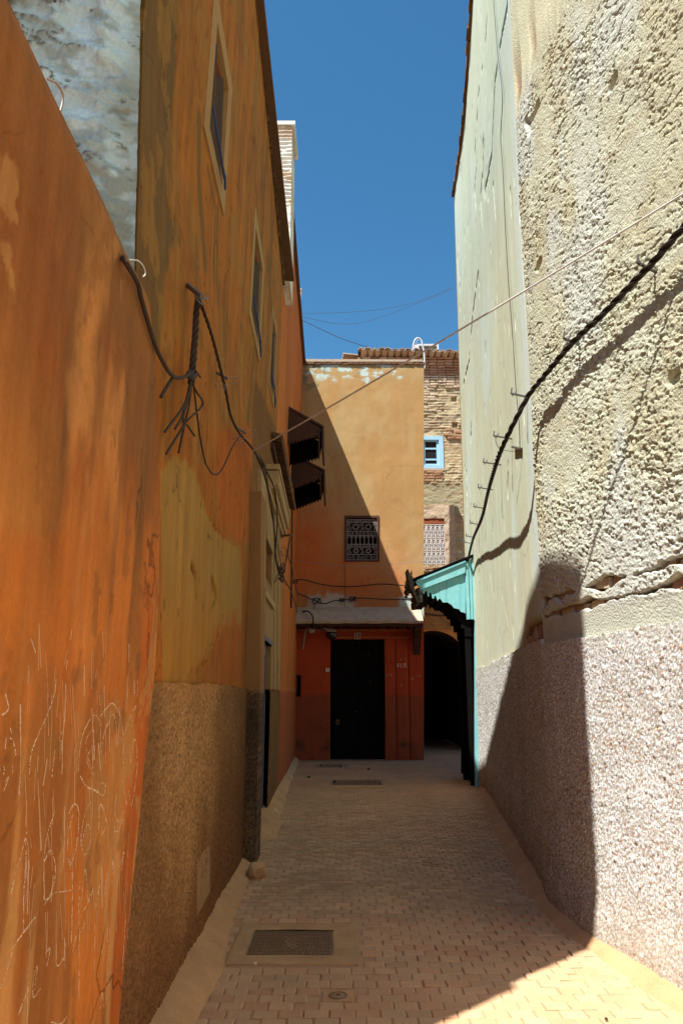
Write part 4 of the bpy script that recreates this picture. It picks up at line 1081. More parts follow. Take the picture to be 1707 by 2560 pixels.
mb.build('passage', surf('shaded_passage', (.05, .03, .018), grain=.2, gscale=30, blotch=.25, bscale=3, bump=.6, bpscale=20, bdist=.02), bh)  # lining coloured near black to hold the passage's deep shade
MB().box((1.6, YB + 5.2, 0), (3.5, YB + 5.3, 3.2)).build('passage_door', MAT['black_wood'], bh)
# brick courses picked out under the eaves, over the corner and round the window
bme = [MB().rbox((-.115, -.03, -.028), (.115, .05, .028), .008).mesh('brick') for _ in range(4)]
def course(x0, x1, z, mat='brick', y=YB - .045, miss=.1, L=.25):
    x = x0 + random.uniform(0, .1)
    while x < x1:
        if random.random() > miss:
            me_ = random.choice(bme).copy() if False else random.choice(bmesh_[mat])
            o = link('brick', me_, MAT[mat]); o.location = (x, y + random.uniform(-.012, .012), z + random.uniform(-.006, .006)); o.rotation_euler = (0, random.gauss(0, .015), random.gauss(0, .03)); par(o, bh)
        x += L
bmesh_ = {}
for k in ('brick', 'pale_brick'):
    bmesh_[k] = [MB().rbox((-.115, -.03, -.028), (.115, .05, .028), .008).mesh('brick') for _ in range(4)]
    for m_ in bmesh_[k]: m_.materials.append(MAT[k])
for k, z in enumerate(np.arange(11.47, 10.93, -.082)): course(.75 if z > 10.2 else 2.3, 3.75, z, 'brick', YB - .05 - .018 * max(0, 4 - k), .03)
for k, z in enumerate(np.arange(10.9, 10.55, -.082)): course(2.25, 3.7, z, 'pale_brick', YB - .055, .05)
for z in np.arange(10.5, 9.75, -.085): course(2.2, 2.2 + random.uniform(.3, .75), z, 'pale_brick', YB - .04, .15)
for z in np.arange(9.2, 8.9, -.085): course(3.2, 3.6, z, 'brick', YB - .04, .2)
for z in np.arange(7.88, 7.6, -.085): course(2.3, 3.0, z, 'brick', YB - .03, .3)
for z in np.arange(5.0, 4.7, -.085): course(2.45, 3.1, z, 'brick', YB - .03, .4)
# barrel tiled eaves
tl = MB(); n = 9
for k in range(n):
    a = math.pi * k / (n - 1)
    for yy, rr_, dz in ((-.38, .105, -.02), (.45, .085, .12)): tl.v.append((rr_ * math.cos(a), yy, rr_ * .8 * math.sin(a) + dz))
for k in range(n):
    a = math.pi * k / (n - 1)
    for yy, rr_, dz in ((-.38, .085, -.02), (.45, .065, .12)): tl.v.append((rr_ * math.cos(a), yy, rr_ * .8 * math.sin(a) + dz))
for k in range(n - 1):
    tl.f += [[2 * k, 2 * k + 2, 2 * k + 3, 2 * k + 1], [2 * n + 2 * k + 1, 2 * n + 2 * k + 3, 2 * n + 2 * k + 2, 2 * n + 2 * k], [2 * k, 2 * n + 2 * k, 2 * n + 2 * k + 2, 2 * k + 2]]; tl.sm += [True, True, False]
tme = tl.mesh('roof_tile')
x = .60
while x < 4.2:
    o = link('roof_tile', tme, MAT['tile']); o.location = (x, YB - .02 + random.uniform(-.03, .03), 11.66 - .10 * (x - .6) / 3.5 + random.uniform(-.015, .015)); o.rotation_euler = (0, random.uniform(-.04, .04), random.uniform(-.05, .05)); par(o, bh); x += .205
x = .60 + .1
while x < 4.2:
    o = link('roof_tile', tme, MAT['tile']); o.location = (x, YB, 11.69 - .10 * (x - .6) / 3.5); o.rotation_euler = (0, math.pi, 0); par(o, bh); x += .205
for k in range(5):
    o = link('roof_tile', tme, MAT['tile']); o.location = (.50 - .02 * k, YB + .15 + k * .22, 11.62 + .02 * k); o.rotation_euler = (0, .1, 1.5); par(o, bh)
MB().box((.55, YB + .3, 11.3), (4.4, YB + .9, 11.80)).build('roof_coping', MAT['slab'], bh)
MB().box((.52, YB + .05, 9.9), (.9, YB + 3, 11.5)).build('return_wall', MAT['stone'], bh)
# pale blue window
bw = MB()
x0, x1, z0, z1 = BW0
for (a0, a1, b0, b1) in [(x0, x0 + .10, z0, z1), (x1 - .13, x1, z0, z1), (x0 + .10, x1 - .13, z1 - .11, z1), (x0 + .10, x1 - .13, z0, z0 + .11)]: bw.box((a0, YB - .05, b0), (a1, YB + .10, b1))
w = bw.build('blue_window', MAT['blue_wood'], bh, label='pale blue framed window in the brick wall')
m2 = MB(); m2.box((x0 + .10, YB + .0, z0 + .11), (x0 + .16, YB + .06, z1 - .11)); m2.box((x1 - .20, YB, z0 + .11), (x1 - .13, YB + .06, z1 - .11))
for zz in (z0 + .11, z0 + .27, z1 - .40, z1 - .155): m2.box((x0 + .16, YB + .002, zz), (x1 - .20, YB + .058, zz + .05))
m2.build('sash', MAT['blue_wood'], w)
MB().box((x0 + .16, YB + .03, z0 + .16), (x1 - .2, YB + .04, z1 - .15)).build('window_pane', MAT['glass'], w)
MB().box((x0 - .1, YB - .052, z0 - .06), (x1 + .04, YB - .0, z0 - .003)).build('sill', MAT['slab'], w)
# pale painted window grille with a thick white plaster surround
x0, x1, z0, z1 = BW1
def sur_pos(a, b): return a, YB - .035 + 0 * a, b
S1 = sheet('window_surround', np.arange(2.0, 3.30, .02), np.arange(5.12, 6.88, .02), sur_pos, MAT['slab'], (0, -1, 0), bh, lambda x, y, z: .05 * fbm(x * 7, z * 7, 4, 161), holes=[(1.99, x1 - .0, 5.0, z1)], back=(0, .06, 0))
MB().box((x0, YB + .12, z0), (x1, YB + .14, z1)).build('window_pane', MAT['hole'], S1)
m2 = MB(); yy = YB - .02; W = x1 - x0; zt = z1 - .18; Hh = zt - z0
for k in range(7): m2.bar((x0, yy, z0 + .03 + (Hh - .03) * k / 6), (x1, yy, z0 + .03 + (Hh - .03) * k / 6), .018)
n = 6
for k in range(n + 1):
    xx = x0 + W * k / n; m2.bar((xx, yy, z0), (xx, yy, zt), .018)
for r_ in range(6):
    za = z0 + .03 + (Hh - .03) * r_ / 6; zb = za + (Hh - .03) / 6
    for k in range(n):
        xa = x0 + W * k / n; xb = x0 + W * (k + 1) / n; xm = (xa + xb) / 2
        if r_ % 2 == 0:
            m2.bar((xa, yy, za), (xm, yy, zb), .012); m2.bar((xb, yy, za), (xm, yy, zb), .012); m2.bar((xm, yy, za), (xm, yy, zb), .012); m2.bar((xa + .02, yy, (za + zb) / 2), (xb - .02, yy, (za + zb) / 2), .010)
        else:
            ring(m2, (xm, (za + zb) / 2), (xb - xa) * .33, .008, yy, 10)
            m2.bar((xa, yy, zb), (xa + .04, yy, za), .010); m2.bar((xb, yy, zb), (xb - .04, yy, za), .010)
m2.build('grille', surf('white_grille_iron', (.62, .60, .58), rough=.6, grain=.15, bump=0), S1)
MB().box((x0, YB - .03, z1 - .155), (x1, YB + .02, z1 - .0)).build('lintel', MAT['red_wood'], S1)

# air conditioning box on the roof
ac = thing('air_conditioner', 'white metal air conditioner box with dark louvres on the tiled roof', 'air conditioner', (2.5, YB + 1.5, 11.8))
p0 = at_y(1040, 862, YB + 1.5); p1 = at_y(1096, 885, YB + 1.5)
ax0, ax1, az1 = float(p0[0]), float(p1[0]), float(p0[2])
m2 = MB(); m2.box((ax0 - .12, YB + 1.5, 11.6), (ax1, YB + 2.4, az1)); m2.build('casing', MAT['white_metal'], ac)
m2 = MB()
for (a0, a1, b0, b1) in [(ax0 + .02, ax0 + .08, 11.75, az1), (ax1 - .06, ax1, 11.75, az1), (ax0 + .08, ax1 - .06, az1 - .06, az1)]: m2.box((a0, YB + 1.44, b0), (a1, YB + 1.497, b1 + .003))
m2.build('frame', MAT['white_metal'], ac)
for k in range(7):
    MB().hexa([(ax0 + .085, YB + 1.46, az1 - .12 - k * .055), (ax1 - .065, YB + 1.46, az1 - .12 - k * .055), (ax1 - .065, YB + 1.49, az1 - .075 - k * .055), (ax0 + .085, YB + 1.49, az1 - .075 - k * .055)],
              [(ax0 + .085, YB + 1.465, az1 - .13 - k * .055), (ax1 - .065, YB + 1.465, az1 - .13 - k * .055), (ax1 - .065, YB + 1.495, az1 - .085 - k * .055), (ax0 + .085, YB + 1.495, az1 - .085 - k * .055)]).build('louvre', MAT['grey_metal'], ac)
# white bent pipe at the corner of the orange house
m2 = MB(); P = [at_y(u, v, YE + .25) for u, v in [(1032, 868), (1036, 852), (1044, 845), (1052, 850), (1056, 864), (1060, 885), (1061, 922)]]
m2.tube(cr(P, 5), .023, 8)
pp = tag(m2.build('pipe', MAT['white_metal']), 'white bent overflow pipe at the top right corner of the orange house', 'pipe')
P2 = [at_y(u, v, YE + .22) for u, v in [(1046, 848), (1040, 856), (1036, 870), (1034, 880)]]
MB().tube(cr(P2, 4), .006, 5).build('pipe_cord', MAT['pale_wire'], pp)
# white chimney flue beyond the left roofline
a = at_y(747, 726, YE + 1.0); b = at_y(752, 905, YE + 1.0)
m2 = MB(); m2.box((a[0] - .05, YE + 1.0, 9.0), (a[0] + .06, YE + 1.2, a[2])); 
fl = tag(m2.build('chimney', MAT['white']), 'slim white chimney standing behind the left roofline', 'chimney')
MB().box((a[0] - .07, YE + .98, a[2]), (a[0] + .08, YE + 1.22, a[2] + .06)).build('chimney_cap', MAT['slab'], fl)

# ------------------------------------------------------------------ cream house on the right
rh = thing('cream_house', 'tall cream rough-rendered house on the right, sunlit, with pebbled base', 'house', (2.2, 7, 0))
YC = 5.85; ZP = 1.865; RE = 14.2
def wob(y, z, s): return fbm(y * 7, z * 7, 4, s) - .5
BAND = (2.02, 2.24)
CAV = [[(1318, 300), (1325, 330)], [(1345, 262), (1330, 300)], [(1540, 195), (1530, 215)], [(1350, 655), (1345, 668)]]
CAV = [yz([on_right(*p) for p in c]) for c in CAV]
SEAM = yz([on_right(*p) for p in [(1385, -40), (1340, 90), (1285, 225), (1282, 300), (1288, 400)]])
SMOOTH = yz([on_right(*p) for p in [(1289, 500), (1270, 200), (1280, -60), (1410, -60), (1385, 0), (1345, 90), (1300, 200), (1289, 260)]])
HOLLOW = yz([on_right(*p) for p in [(1695, 938), (1680, 950)]])
def rn_disp(x, y, z):
    # ragged render: flakes dragged diagonally
    yy = y + .55 * z; zz = z - .35 * y
    r1 = 1 - np.abs(fbm(yy * 6.5, zz * 13, 4, 201) - .5) * 2
    r2 = 1 - np.abs(fbm(yy * 15, zz * 26, 3, 205) - .5) * 2
    v, i = voro(yy * 15, zz * 24, 207)
    r3 = 1 - np.abs(fbm(yy * 34, zz * 62, 3, 206) - .5) * 2
    pit, pi_ = voro(yy * 11, zz * 22, 208)
    d = .006 * r1 ** 2 + .005 * r2 ** 2 + .007 * r3 ** 3 + .004 * (i > .72) * sst(.6, .3, v) +   .0045 * fbm(y * 60, z * 60, 3, 209) - .016 * (pi_ > .80) * sst(.30, .12, pit)
    crumbs, ci = voro(y * 26, z * 30, 213)
    d = d + .010 * (ci > .82) * sst(.45, .2, crumbs) * sst(5, 2.5, z)
    amp = np.interp(z, [1.86, 2.02, 2.10, 3, 5, 8], [.12, .12, .9, 1.0, .95, .8])
    seam = poly_mask(y, z, SMOOTH, .04, .06 * wob(y, z, 212))
    cre = 1 - np.abs(fbm(yy * 5.5, zz * 15, 4, 214) - .5) * 2
    d = d * (.40 + .95 * sst(.36, .64, fbm(y * 1.7, z * 1.5, 4, 216))) - .016 * sst(.93, .985, cre) * sst(.42, .55, fbm(y * 2.5, z * 2.5, 3, 224))
    d = d * .8 * amp * (1 - .88 * seam)
    s = wob(y, z, 211)
    slot = sst(-.006, .010, .030 - np.abs(z + .07 * s - 2.20) + .13 * (fbm(y * 3.4, 0 * y, 4, 215) - .52)) + sst(-.006, .010, .026 - np.abs(z + .06 * s - 2.085) + .10 * (fbm(y * 3.0, 0 * y + 5, 4, 217) - .5))
    d = d - .075 * np.clip(slot, 0, 1)
    for c in CAV: d = d - .05 * line_mask(y + .03 * s, z + .03 * s, c, .05)
    d = d - .04 * line_mask(y, z, HOLLOW, .05)
    d = d - .055 * line_mask(y + .09 * s, z + .05 * s, SEAM, .055) * sst(.40, .52, fbm(y * 6, z * 5, 3, 218))
    big = .02 * (fbm(y * .9, z * .7, 3, 219) - .5)
    e = sst(YC + .0, YC - .05, y)
    return (d + big) * e
def rn_col(x, y, z, d):
    n = fbm(y * 1.2, z * 1.0, 4, 221); n3 = fbm(y * 6, z * 6, 4, 223)
    c = mixc((.56, .45, .275), (.62, .53, .37), sst(.3, .7, n))
    c = mixc(c, (.50, .37, .20), sst(.55, .75, n3) * .5)
    c = mixc(c, (.62, .57, .50), sst(.58, .74, fbm(y * 2, z * .8, 5, 225)) * .5)
    c = mixc(c, (.64, .55, .44), sst(3.0, 2.2, z) * .7)
    c = mixc(c, (.58, .49, .36), sst(2.06, 2.02, z))
    c = mixc(c, mixc((.72, .60, .36), (.62, .47, .27), n3), poly_mask(y, z, SMOOTH, .04, .06 * wob(y, z, 212)))
    return mixc(c, (.36, .19, .10), sst(-.02, -.045, d))
def right_pos(a, b): return XR(a, b), a, b
AN = np.concatenate([np.linspace(-8, 2.3, 20), np.arange(2.36, YC - .004, .0066), [YC]])
BN = np.concatenate([np.arange(ZP - .01, 6.7, .0064), np.linspace(6.75, 12.2, 20)])
sheet('wall', AN, BN, right_pos, MAT['crumb'], (-.99, -.12, 0), rh, rn_disp, rn_col, back=(.4, 0, 0), gain=(.78, .92, 1.0))
CRK = [[(1218, 20), (1212, 110), (1196, 230), (1190, 320), (1186, 380)], [(1268, 15), (1255, 90), (1238, 200), (1232, 300), (1228, 390), (1210, 480)], [(1188, 330), (1192, 400), (1186, 470), (1190, 520)], [(1208, 345), (1205, 430), (1200, 490), (1205, 560)], [(1195, 680), (1180, 800), (1172, 900), (1158, 960)], [(1196, 690), (1198, 740)],
       [(1176, 115), (1173, 165)], [(1232, 460), (1238, 540)], [(1214, 858), (1213, 885)], [(1152, 400), (1150, 440)], [(1276, 480), (1278, 530)], [(1160, 580), (1162, 640)], [(1178, 1060), (1176, 1100)], [(1166, 1180), (1168, 1260)], [(1270, 1120), (1268, 1240)], [(1140, 600), (1148, 700), (1150, 780)]]
CRK = [yz([on_right(*p) for p in c]) for c in CRK]
ROUGHP = [yz([on_right(*p) for p in c]) for c in [[(1200, 345), (1212, 350), (1224, 440), (1222, 500), (1208, 490), (1201, 400)]]]
BRK = yz([on_right(*p) for p in [(1302, 1640), (1318, 1565), (1366, 1545), (1366, 1600), (1330, 1640)]])
def rf_disp(x, y, z):
    d = .018 * (fbm(y * 1.4, z * .35, 4, 231) - .5) + .005 * (fbm(y * 9, z * 1.6, 4, 233) - .5) + .0025 * fbm(y * 40, z * 8, 3, 235)
    w = wob(y, z, 237) * .10
    for c in CRK: d = d - .034 * line_mask(y + w, z, c, .045) * sst(.34, .46, fbm(y * 5, z * 3, 3, 238))
    st, si = voro(y * 5.0, z * .9, 239)
    d = d - .034 * (si > .74) * sst(.095, .03, st)
    for P in ROUGHP: d = d - .015 * poly_mask(y, z, P, .03, w) * (1 - .9 * fbm(y * 20, z * 12, 2, 241))
    d = d - .05 * poly_mask(y, z, BRK, .03, w)
    return d * sst(YC, YC + .05, y)
def rf_col(x, y, z, d):
    n = fbm(y * 1.2, z * .5, 4, 251); st = fbm(y * 7, z * .5, 4, 253)
    c = mixc((.66, .58, .36), (.64, .53, .31), sst(.35, .7, fbm(y * 2.2, z * .8, 5, 254)))
    c = mixc(c, (.60, .47, .26), sst(.55, .75, st) * .6)
    c = mixc(c, (.68, .65, .49), sst(.55, .72, n) * .7)
    c = mixc(c, (.70, .55, .33), sst(4.2, 2.2, z + n) * .7)
    c = mixc(c, (.70, .64, .50), sst(YC + .5, YC + .1, y) * .7)
    c = mixc(c, (.50, .44, .27), sst(5.0, 9.0, z + 2.5 * (n - .5)) * .55)
    c = mixc(c, (.30, .14, .07), sst(-.014, -.026, d) * .8)
    return mixc(c, (.36, .17, .09), poly_mask(y, z, BRK, .05) * .8)
AF = geo(YC, RE, .0125, .035); BF = np.concatenate([np.arange(ZP, 8.5, .020), np.arange(8.53, 12.2, .03), [12.2]])
sheet('wall', AF, BF, right_pos, MAT['smooth'], (-.99, .12, 0), rh, rf_disp, rf_col, back=(.4, 0, 0), gain=(.77, .96, 1.14), label='smoother cream far part of the right wall')
def rpl_col(x, y, z, d):
    v, i = voro(y * 72, z * 72, 261); n = fbm(y * 1.5, z * 1.5, 4, 263)
    c = mixc((.66, .58, .47), (.52, .42, .30), sst(.3, .7, n))
    c = mixc(c, (.74, .70, .64), (i > .38) * .85)
    c = mixc(c, (.22, .115, .06), sst(.40, .60, v) * .7)
    c = mixc(c, (.40, .15, .07), ((i > .30) & (i < .325)) * .8)
    c = mixc(c, (.56, .49, .36), sst(1.70, 1.86, z + .3 * (n - .5)) * .5)
    return mixc(c, (.38, .26, .16), sst(.5, .0, z + .35 * (n - .5)) * .65)
def rpl_pos(a, b): return XR(a, b) - .012 - .05 * sst(.35, 0, b) * sst(7, 5, a), a, b * (1 + .026 * (fbm(a * 3, 0 * a, 6, 268, .62) - .25))
def rpd(x, y, z):
    d = peb_disp(78, .0075, 261)(x, y, z)
    big, bi = voro(y * 20, z * 20, 267)
    return d + .006 * (bi > .86) * sst(.4, .2, big) + .03 * fbm(y * 5, z * 5, 3, 269) * sst(.6, .1, z) * .6
sheet('base', np.concatenate([np.linspace(-8, 2.3, 20), np.arange(2.36, YC, .0076), [YC + .0]]), np.concatenate([np.arange(-.03, ZP - .004, .0076), [ZP]]), rpl_pos, MAT['pebble'], (-.99, -.12, 0), rh, rpd, rpl_col, back=(.3, 0, 0), gain=(.92, 1.02, 1.12), label='pebbled base')
sheet('base', geo(YC - .01, 12.94, .0095, .022), np.concatenate([np.arange(-.03, 1.90, .013), [1.905]]), rpl_pos, MAT['pebble'], (-.99, .12, 0), rh, rpd, rpl_col, back=(.3, 0, 0), gain=(.92, 1.02, 1.12), label='pebbled base')
# end wall and top edge
m2 = MB(); m2.hexa([(float(XR(RE, 0)), RE, 0), (6, RE, 0), (6, RE, 12.2), (float(XR(RE, 12.2)), RE, 12.2)], [(float(XR(RE, 0)) + .02, RE + .2, 0), (6, RE + .2, 0), (6, RE + .2, 12.2), (float(XR(RE, 12.2)) + .02, RE + .2, 12.2)]); m2.build('end_wall', MAT['olive'], rh)
y = 5.0; cme = [MB().rbox((-.055, -.13, -.04), (.3, .13, .04), .010).mesh('coping_brick') for _ in range(3)]
while y < RE + .1:
    o = link('coping_brick', random.choice(cme), MAT['dark_brick']); o.location = (float(XR(y, 12.2)) + random.uniform(-.012, .012), y, 12.26 + random.uniform(-.012, .012)); o.rotation_euler = (0, 0, -.1); par(o, rh); y += .27
# exposed brick courses in the two ragged slots
rbm = [MB().rbox((-.05, -.105, -.03), (.05, .105, .03), .012).mesh('brick') for _ in range(5)]
for m_ in rbm: m_.materials.append(MAT['pale_brick'])
rbm2 = [m_.copy() for m_ in rbm]
for m_ in rbm2: m_.materials.clear(); m_.materials.append(MAT['brick'])
for z, sh in ((2.20, 0), (2.085, .09)):
    y = 2.5 + sh
    while y < YC - .1:
        if random.random() < .9:
            o = link('brick', random.choice(rbm if random.random() < .75 else rbm2), None); o.location = (float(XR(y, z)) + .098 + random.uniform(-.02, .012), y, z + random.uniform(-.012, .012)); o.rotation_euler = (random.gauss(0, .05), random.gauss(0, .08), .12 + random.gauss(0, .06)); par(o, rh)
        y += random.uniform(.21, .27)
for k in range(7):
    p = on_right(1315 + k * 8, 1620 - k * 8, -.03)
    o = link('brick', random.choice(rbm2), None); o.location = (p[0] + .03, p[1], p[2]); o.rotation_euler = (random.gauss(.3, .2), random.gauss(0, .1), -.1); par(o, rh)

# ------------------------------------------------------------------ teal wooden door hood and doorway on the right
YH = 13.0; YH2 = 14.15
dh = thing('door_hood', 'turquoise wooden door hood with scalloped side, fretwork crest and tall doorpost on the right', 'door hood', (2.3, YH, 0))
def hp(u, v, y=YH): return at_y(u, v, y)
def panel(name, pts, y, th, mat, parent=dh, **k): return MB().prism([(p[0], y, p[2]) for p in pts], (0, th, 0)).build(name, mat, parent, **k)
top = [hp(1040, 1462), hp(1062, 1462), hp(1160, 1420), hp(1160, 1420)]
sc = [(1052, 1478), (1060, 1486), (1063, 1477), (1067, 1478), (1068, 1490), (1072, 1491), (1074, 1481), (1078, 1483), (1080, 1496), (1084, 1497), (1086, 1488), (1090, 1491), (1093, 1502), (1098, 1496), (1103, 1500), (1106, 1506), (1118, 1506), (1128, 1512), (1134, 1520), (1147, 1523), (1152, 1530), (1160, 1531), (1165, 1537), (1166, 1549)]
# side boards, each its own plank from the eave down to the scalloped edge
edge_u = [1052, 1082, 1098, 1114, 1117, 1150, 1163]
def scv(u): return float(np.interp(u, [s[0] for s in sc], [s[1] for s in sc]))
for k in range(len(edge_u) - 1):
    a, b = edge_u[k] + .15, edge_u[k + 1] - .15
    low = [(u, scv(u)) for u in np.arange(a, b, 1.2)] + [(b, scv(b))]
    tp = lambda u: np.interp(u, [1050, 1160], [1476, 1432]) - 6
    pts = [hp(u, v) for u, v in low] + [hp(b, tp(b)), hp(a, tp(a))]
    panel('side_plank', pts, YH + (k % 2) * .004, .03, MAT['teal'])
panel('fascia', [hp(1037, 1455), hp(1161, 1405), hp(1161, 1433), hp(1050, 1475)], YH - .05, .055, MAT['teal'])
panel('fascia_moulding', [hp(1040, 1452), hp(1161, 1403), hp(1161, 1407), hp(1042, 1456)], YH - .075, .03, MAT['teal'])
panel('upright', [hp(1161, 1405), hp(1168, 1402), hp(1174, 1548), hp(1166, 1549)], YH - .03, .05, MAT['teal'])
panel('upright', [hp(1169, 1402), hp(1176, 1400), hp(1182, 1548), hp(1175, 1548)], YH - .012, .05, MAT['teal'])
panel('upright', [hp(1177, 1400), hp(1188, 1394), hp(1191, 1560), hp(1183, 1548)], YH - .02, .05, MAT['teal'])
panel('doorpost', [hp(1186, 1548), hp(1191, 1548), hp(1196, 1972), hp(1187, 1972)], YH - .04, .10, MAT['teal'])
panel('doorpost', [hp(1191, 1394), hp(1193, 1394), hp(1198, 1972), hp(1196, 1972)], YH - .055, .05, MAT['teal'])
# far side of the hood, roof, under-boards and front beam in wood coloured black for the shade under the hood
P = lambda u, v: hp(u, v)
x0h, x1h = float(P(1045, 1470)[0]), 2.33
zr = lambda x: np.interp(x, [1.3, 2.2], [3.50, 3.86])
MB().hexa([(1.27, YH - .06, 3.455), (2.34, YH - .06, 3.885), (2.34, YH - .06, 3.915), (1.27, YH - .06, 3.485)], [(1.27, YH2 + .06, 3.455), (2.34, YH2 + .06, 3.885), (2.34, YH2 + .06, 3.915), (1.27, YH2 + .06, 3.485)]).build('hood_roof', MAT['black_wood'], dh)
pts = []
for (u, v) in sc: 
    p = hp(u, v); pts.append((p[0], YH2, p[2] - .02))
pts = [(1.42, YH2, 3.22)] + pts[3:] + [(2.33, YH2, 2.62), (2.33, YH2, 3.83), (1.42, YH2, 3.46)]
MB().prism(pts, (0, .035, 0)).build('far_side_board', MAT['black_wood'], dh)
MB().box((1.40, YH + .05, 3.06), (1.52, YH2, 3.33)).build('front_beam', MAT['black_wood'], dh)
for k in range(6):
    t = (k + .5) / 6; xx = 1.5 + .75 * t; zz = 3.28 - .45 * t ** 1.6
    MB().box((xx - .045, YH + .04, zz - .07), (xx + .045, YH2, zz + .05)).build('joist', MAT['black_wood'], dh)
for yy, zb in ((YH + .10, 2.55), (YH2 - .22, 2.55)):
    st = [(1.98, 2.98), (1.98, 2.86), (2.04, 2.86), (2.04, 2.74), (2.10, 2.74), (2.10, 2.62), (2.16, 2.62), (2.16, 2.48), (2.34, 2.48), (2.34, 2.98)]
    MB().prism([(a, yy, b) for a, b in st], (0, .10, 0)).build('stepped_bracket', MAT['black_wood'], dh)
MB().box((2.17, YH + .12, 0), (2.26, YH + .20, 2.5)).build('door_jamb', MAT['black_wood'], dh)
MB().box((2.20, YH2 - .1, 0), (2.36, YH2 + .02, 2.6)).build('door_jamb', MAT['black_wood'], dh)
MB().box((2.27, YH + .2, 0.0), (2.33, YH2 - .1, 2.6)).build('door_leaf', MAT['black_wood'], dh)
pk = [at_y(1158, 1660, YH2 + .4), at_y(1157, 1934, YH2 + .4)]
MB().bar(pk[0], pk[1], .07, .07).build('shutter_bar', MAT['black_wood'], dh)
# front crest: leaning fretwork board, turned finials and balls
cb = [hp(1015, 1426), hp(1019, 1425), hp(1024, 1440), hp(1034, 1470), (hp(1046, 1508)), hp(1042, 1509), hp(1024, 1468), hp(1018, 1448)]
MB().prism([(p[0], YH - .10, p[2]) for p in cb], (0, .34, 0)).build('crest_board', MAT['grey_wood'], dh)
for k, yy in enumerate(np.linspace(YH - .05, YH2, 5)):
    p = at_y(1031, 1468, YH); q = at_y(1030, 1426, YH); hh = float(q[2] - p[2])
    MB().lathe((float(p[0]) - .02, yy, float(p[2]) - .04), [(.035, 0), (.035, .02), (.012, .04), (.04, .08), (.045, .11), (.03, .14), (.012, .155), (.03, .185), (.032, .205), (.010, .235), (.014, .26), (.014, .30), (.002, .34)], 'z', 9).build('finial', MAT['grey_wood'], dh)
    p = at_y(1048, 1480, YH)
    MB().lathe((float(p[0]) - .0, yy, float(p[2]) - .13), [(.045, -.06), (.05, -.02), (.05, .06), (.03, .075), (.048, .10), (.055, .13), (.048, .16), (.02, .175)], 'z', 9).build('turned_drop', MAT['grey_wood'], dh)

# ------------------------------------------------------------------ street furniture in the ground
def manhole():
    t = thing('manhole', 'large dusty rectangular drain cover with raised tread pattern set in cement near the front', 'manhole', (-.3, 5.07, 0))
    x0, x1, y0, y1 = -.565, -.05, 4.84, 5.32
    sheet('cement_surround', np.linspace(-.66, .10, 50), np.linspace(4.70, 5.44, 50), lambda a, b: (a + .012 * (vn(b * 9, a * 2, 3) - .5), b + .012 * (vn(a * 9, b * 2, 5) - .5), .011 + .006 * (fbm(a * 7, b * 7, 3, 5) - .5)), MAT['cement'], (0, 0, 1), t, holes=[(x0, x1, y0, y1)], back=(0, 0, -.04)).data.materials[0] = surf('dusty_cement', (.48, .295, .15), grain=.25, gscale=70, blotch=.4, bscale=4, bump=.5, bpscale=60)
    MB().box((x0 + .004, y0 + .004, -.02), (x1 - .004, y1 - .004, .004)).build('cover_plate', MAT['cast'], t)
    m2 = MB(); cx, cy = (x0 + x1) / 2, (y0 + y1) / 2
    for i in range(22):
        for j in range(15):
            px = x0 + .022 + i * .0224; py = y0 + .024 + j * .0305
            if abs(px - cx) < .055 and abs(py - cy) < .10 and (i + j) % 2: continue
            s = 1 if j % 2 else -1; w = .017
            m2.bar((px - w / 2, py - s * .004, .006), (px + w / 2, py + s * .004, .006), .010, .008)
    o = m2.build('tread_lug', MAT['grate'], t); o['kind'] = 'stuff'
    m2 = MB(); 
    for yy in (cy - .09, cy + .09): m2.box((cx - .07, yy - .006, .004), (cx + .07, yy + .006, .009))
    m2.tube([(cx + .045 * math.cos(a), cy + .04 * math.sin(a), .006) for a in np.linspace(0, 2 * math.pi, 14)], .004, 5); m2.build('cover_mark', MAT['cast'], t)
manhole()
def grate(x0, x1, y0, y1, label, n):
    t = thing('drain_grate', label, 'drain grate', ((x0 + x1) / 2, (y0 + y1) / 2, 0), 'iron drain grates in the paving')
    m2 = MB(); e = .03
    for a in ((x0, x0 + e, y0, y1), (x1 - e, x1, y0, y1), (x0 + e, x1 - e, y0, y0 + e), (x0 + e, x1 - e, y1 - e, y1)): m2.box((a[0], a[2], -.02), (a[1], a[3], .014))
    m2.build('frame', MAT['grate'], t)
    MB().box((x0 + e, y0 + e, -.025), (x1 - e, y1 - e, .003)).build('sump', MAT['hole'], t)
    bmsh = MB().hexa([(-.011, y0 + e, .004), (.011, y0 + e, .004), (.011, y0 + e, .014), (-.011, y0 + e, .014)], [(.03, y1 - e, .004), (.052, y1 - e, .004), (.052, y1 - e, .014), (.03, y1 - e, .014)]).mesh('grate_bar')
    for k in range(n):
        o = link('grate_bar', bmsh, MAT['cast']); o.location = (x0 + e + .02 + k * (x1 - x0 - 2 * e - .07) / (n - 1), 0, 0); par(o, t)
    MB().box((x0 - .04, y0 - .28, -.01), (x1 + .02, y0 - .01, .0085)).build('cement_apron', MAT['cement'], t)
grate(-.165, .70, 13.2, 13.95, 'iron slotted drain grate lying across the alley in front of the dark door', 19)
grate(-.48, .02, 16.3, 17.0, 'small worn drain grate close to the left foot of the dark door', 11)
vc = thing('valve_cover', 'small round iron valve cover with a slot, among the nearest pavers', 'valve cover', (-.017, 4.245, 0))
m2 = MB(); m2.box((-.095, 4.175, -.02), (.065, 4.315, .008)); m2.build('cement_surround', MAT['cement'], vc)
m2 = MB(); m2.lathe((-.017, 4.245, 0), [(.0475, 0), (.0475, .013), (.043, .014), (.043, .010)], 'z', 24); m2.build('rim', MAT['grate'], vc)
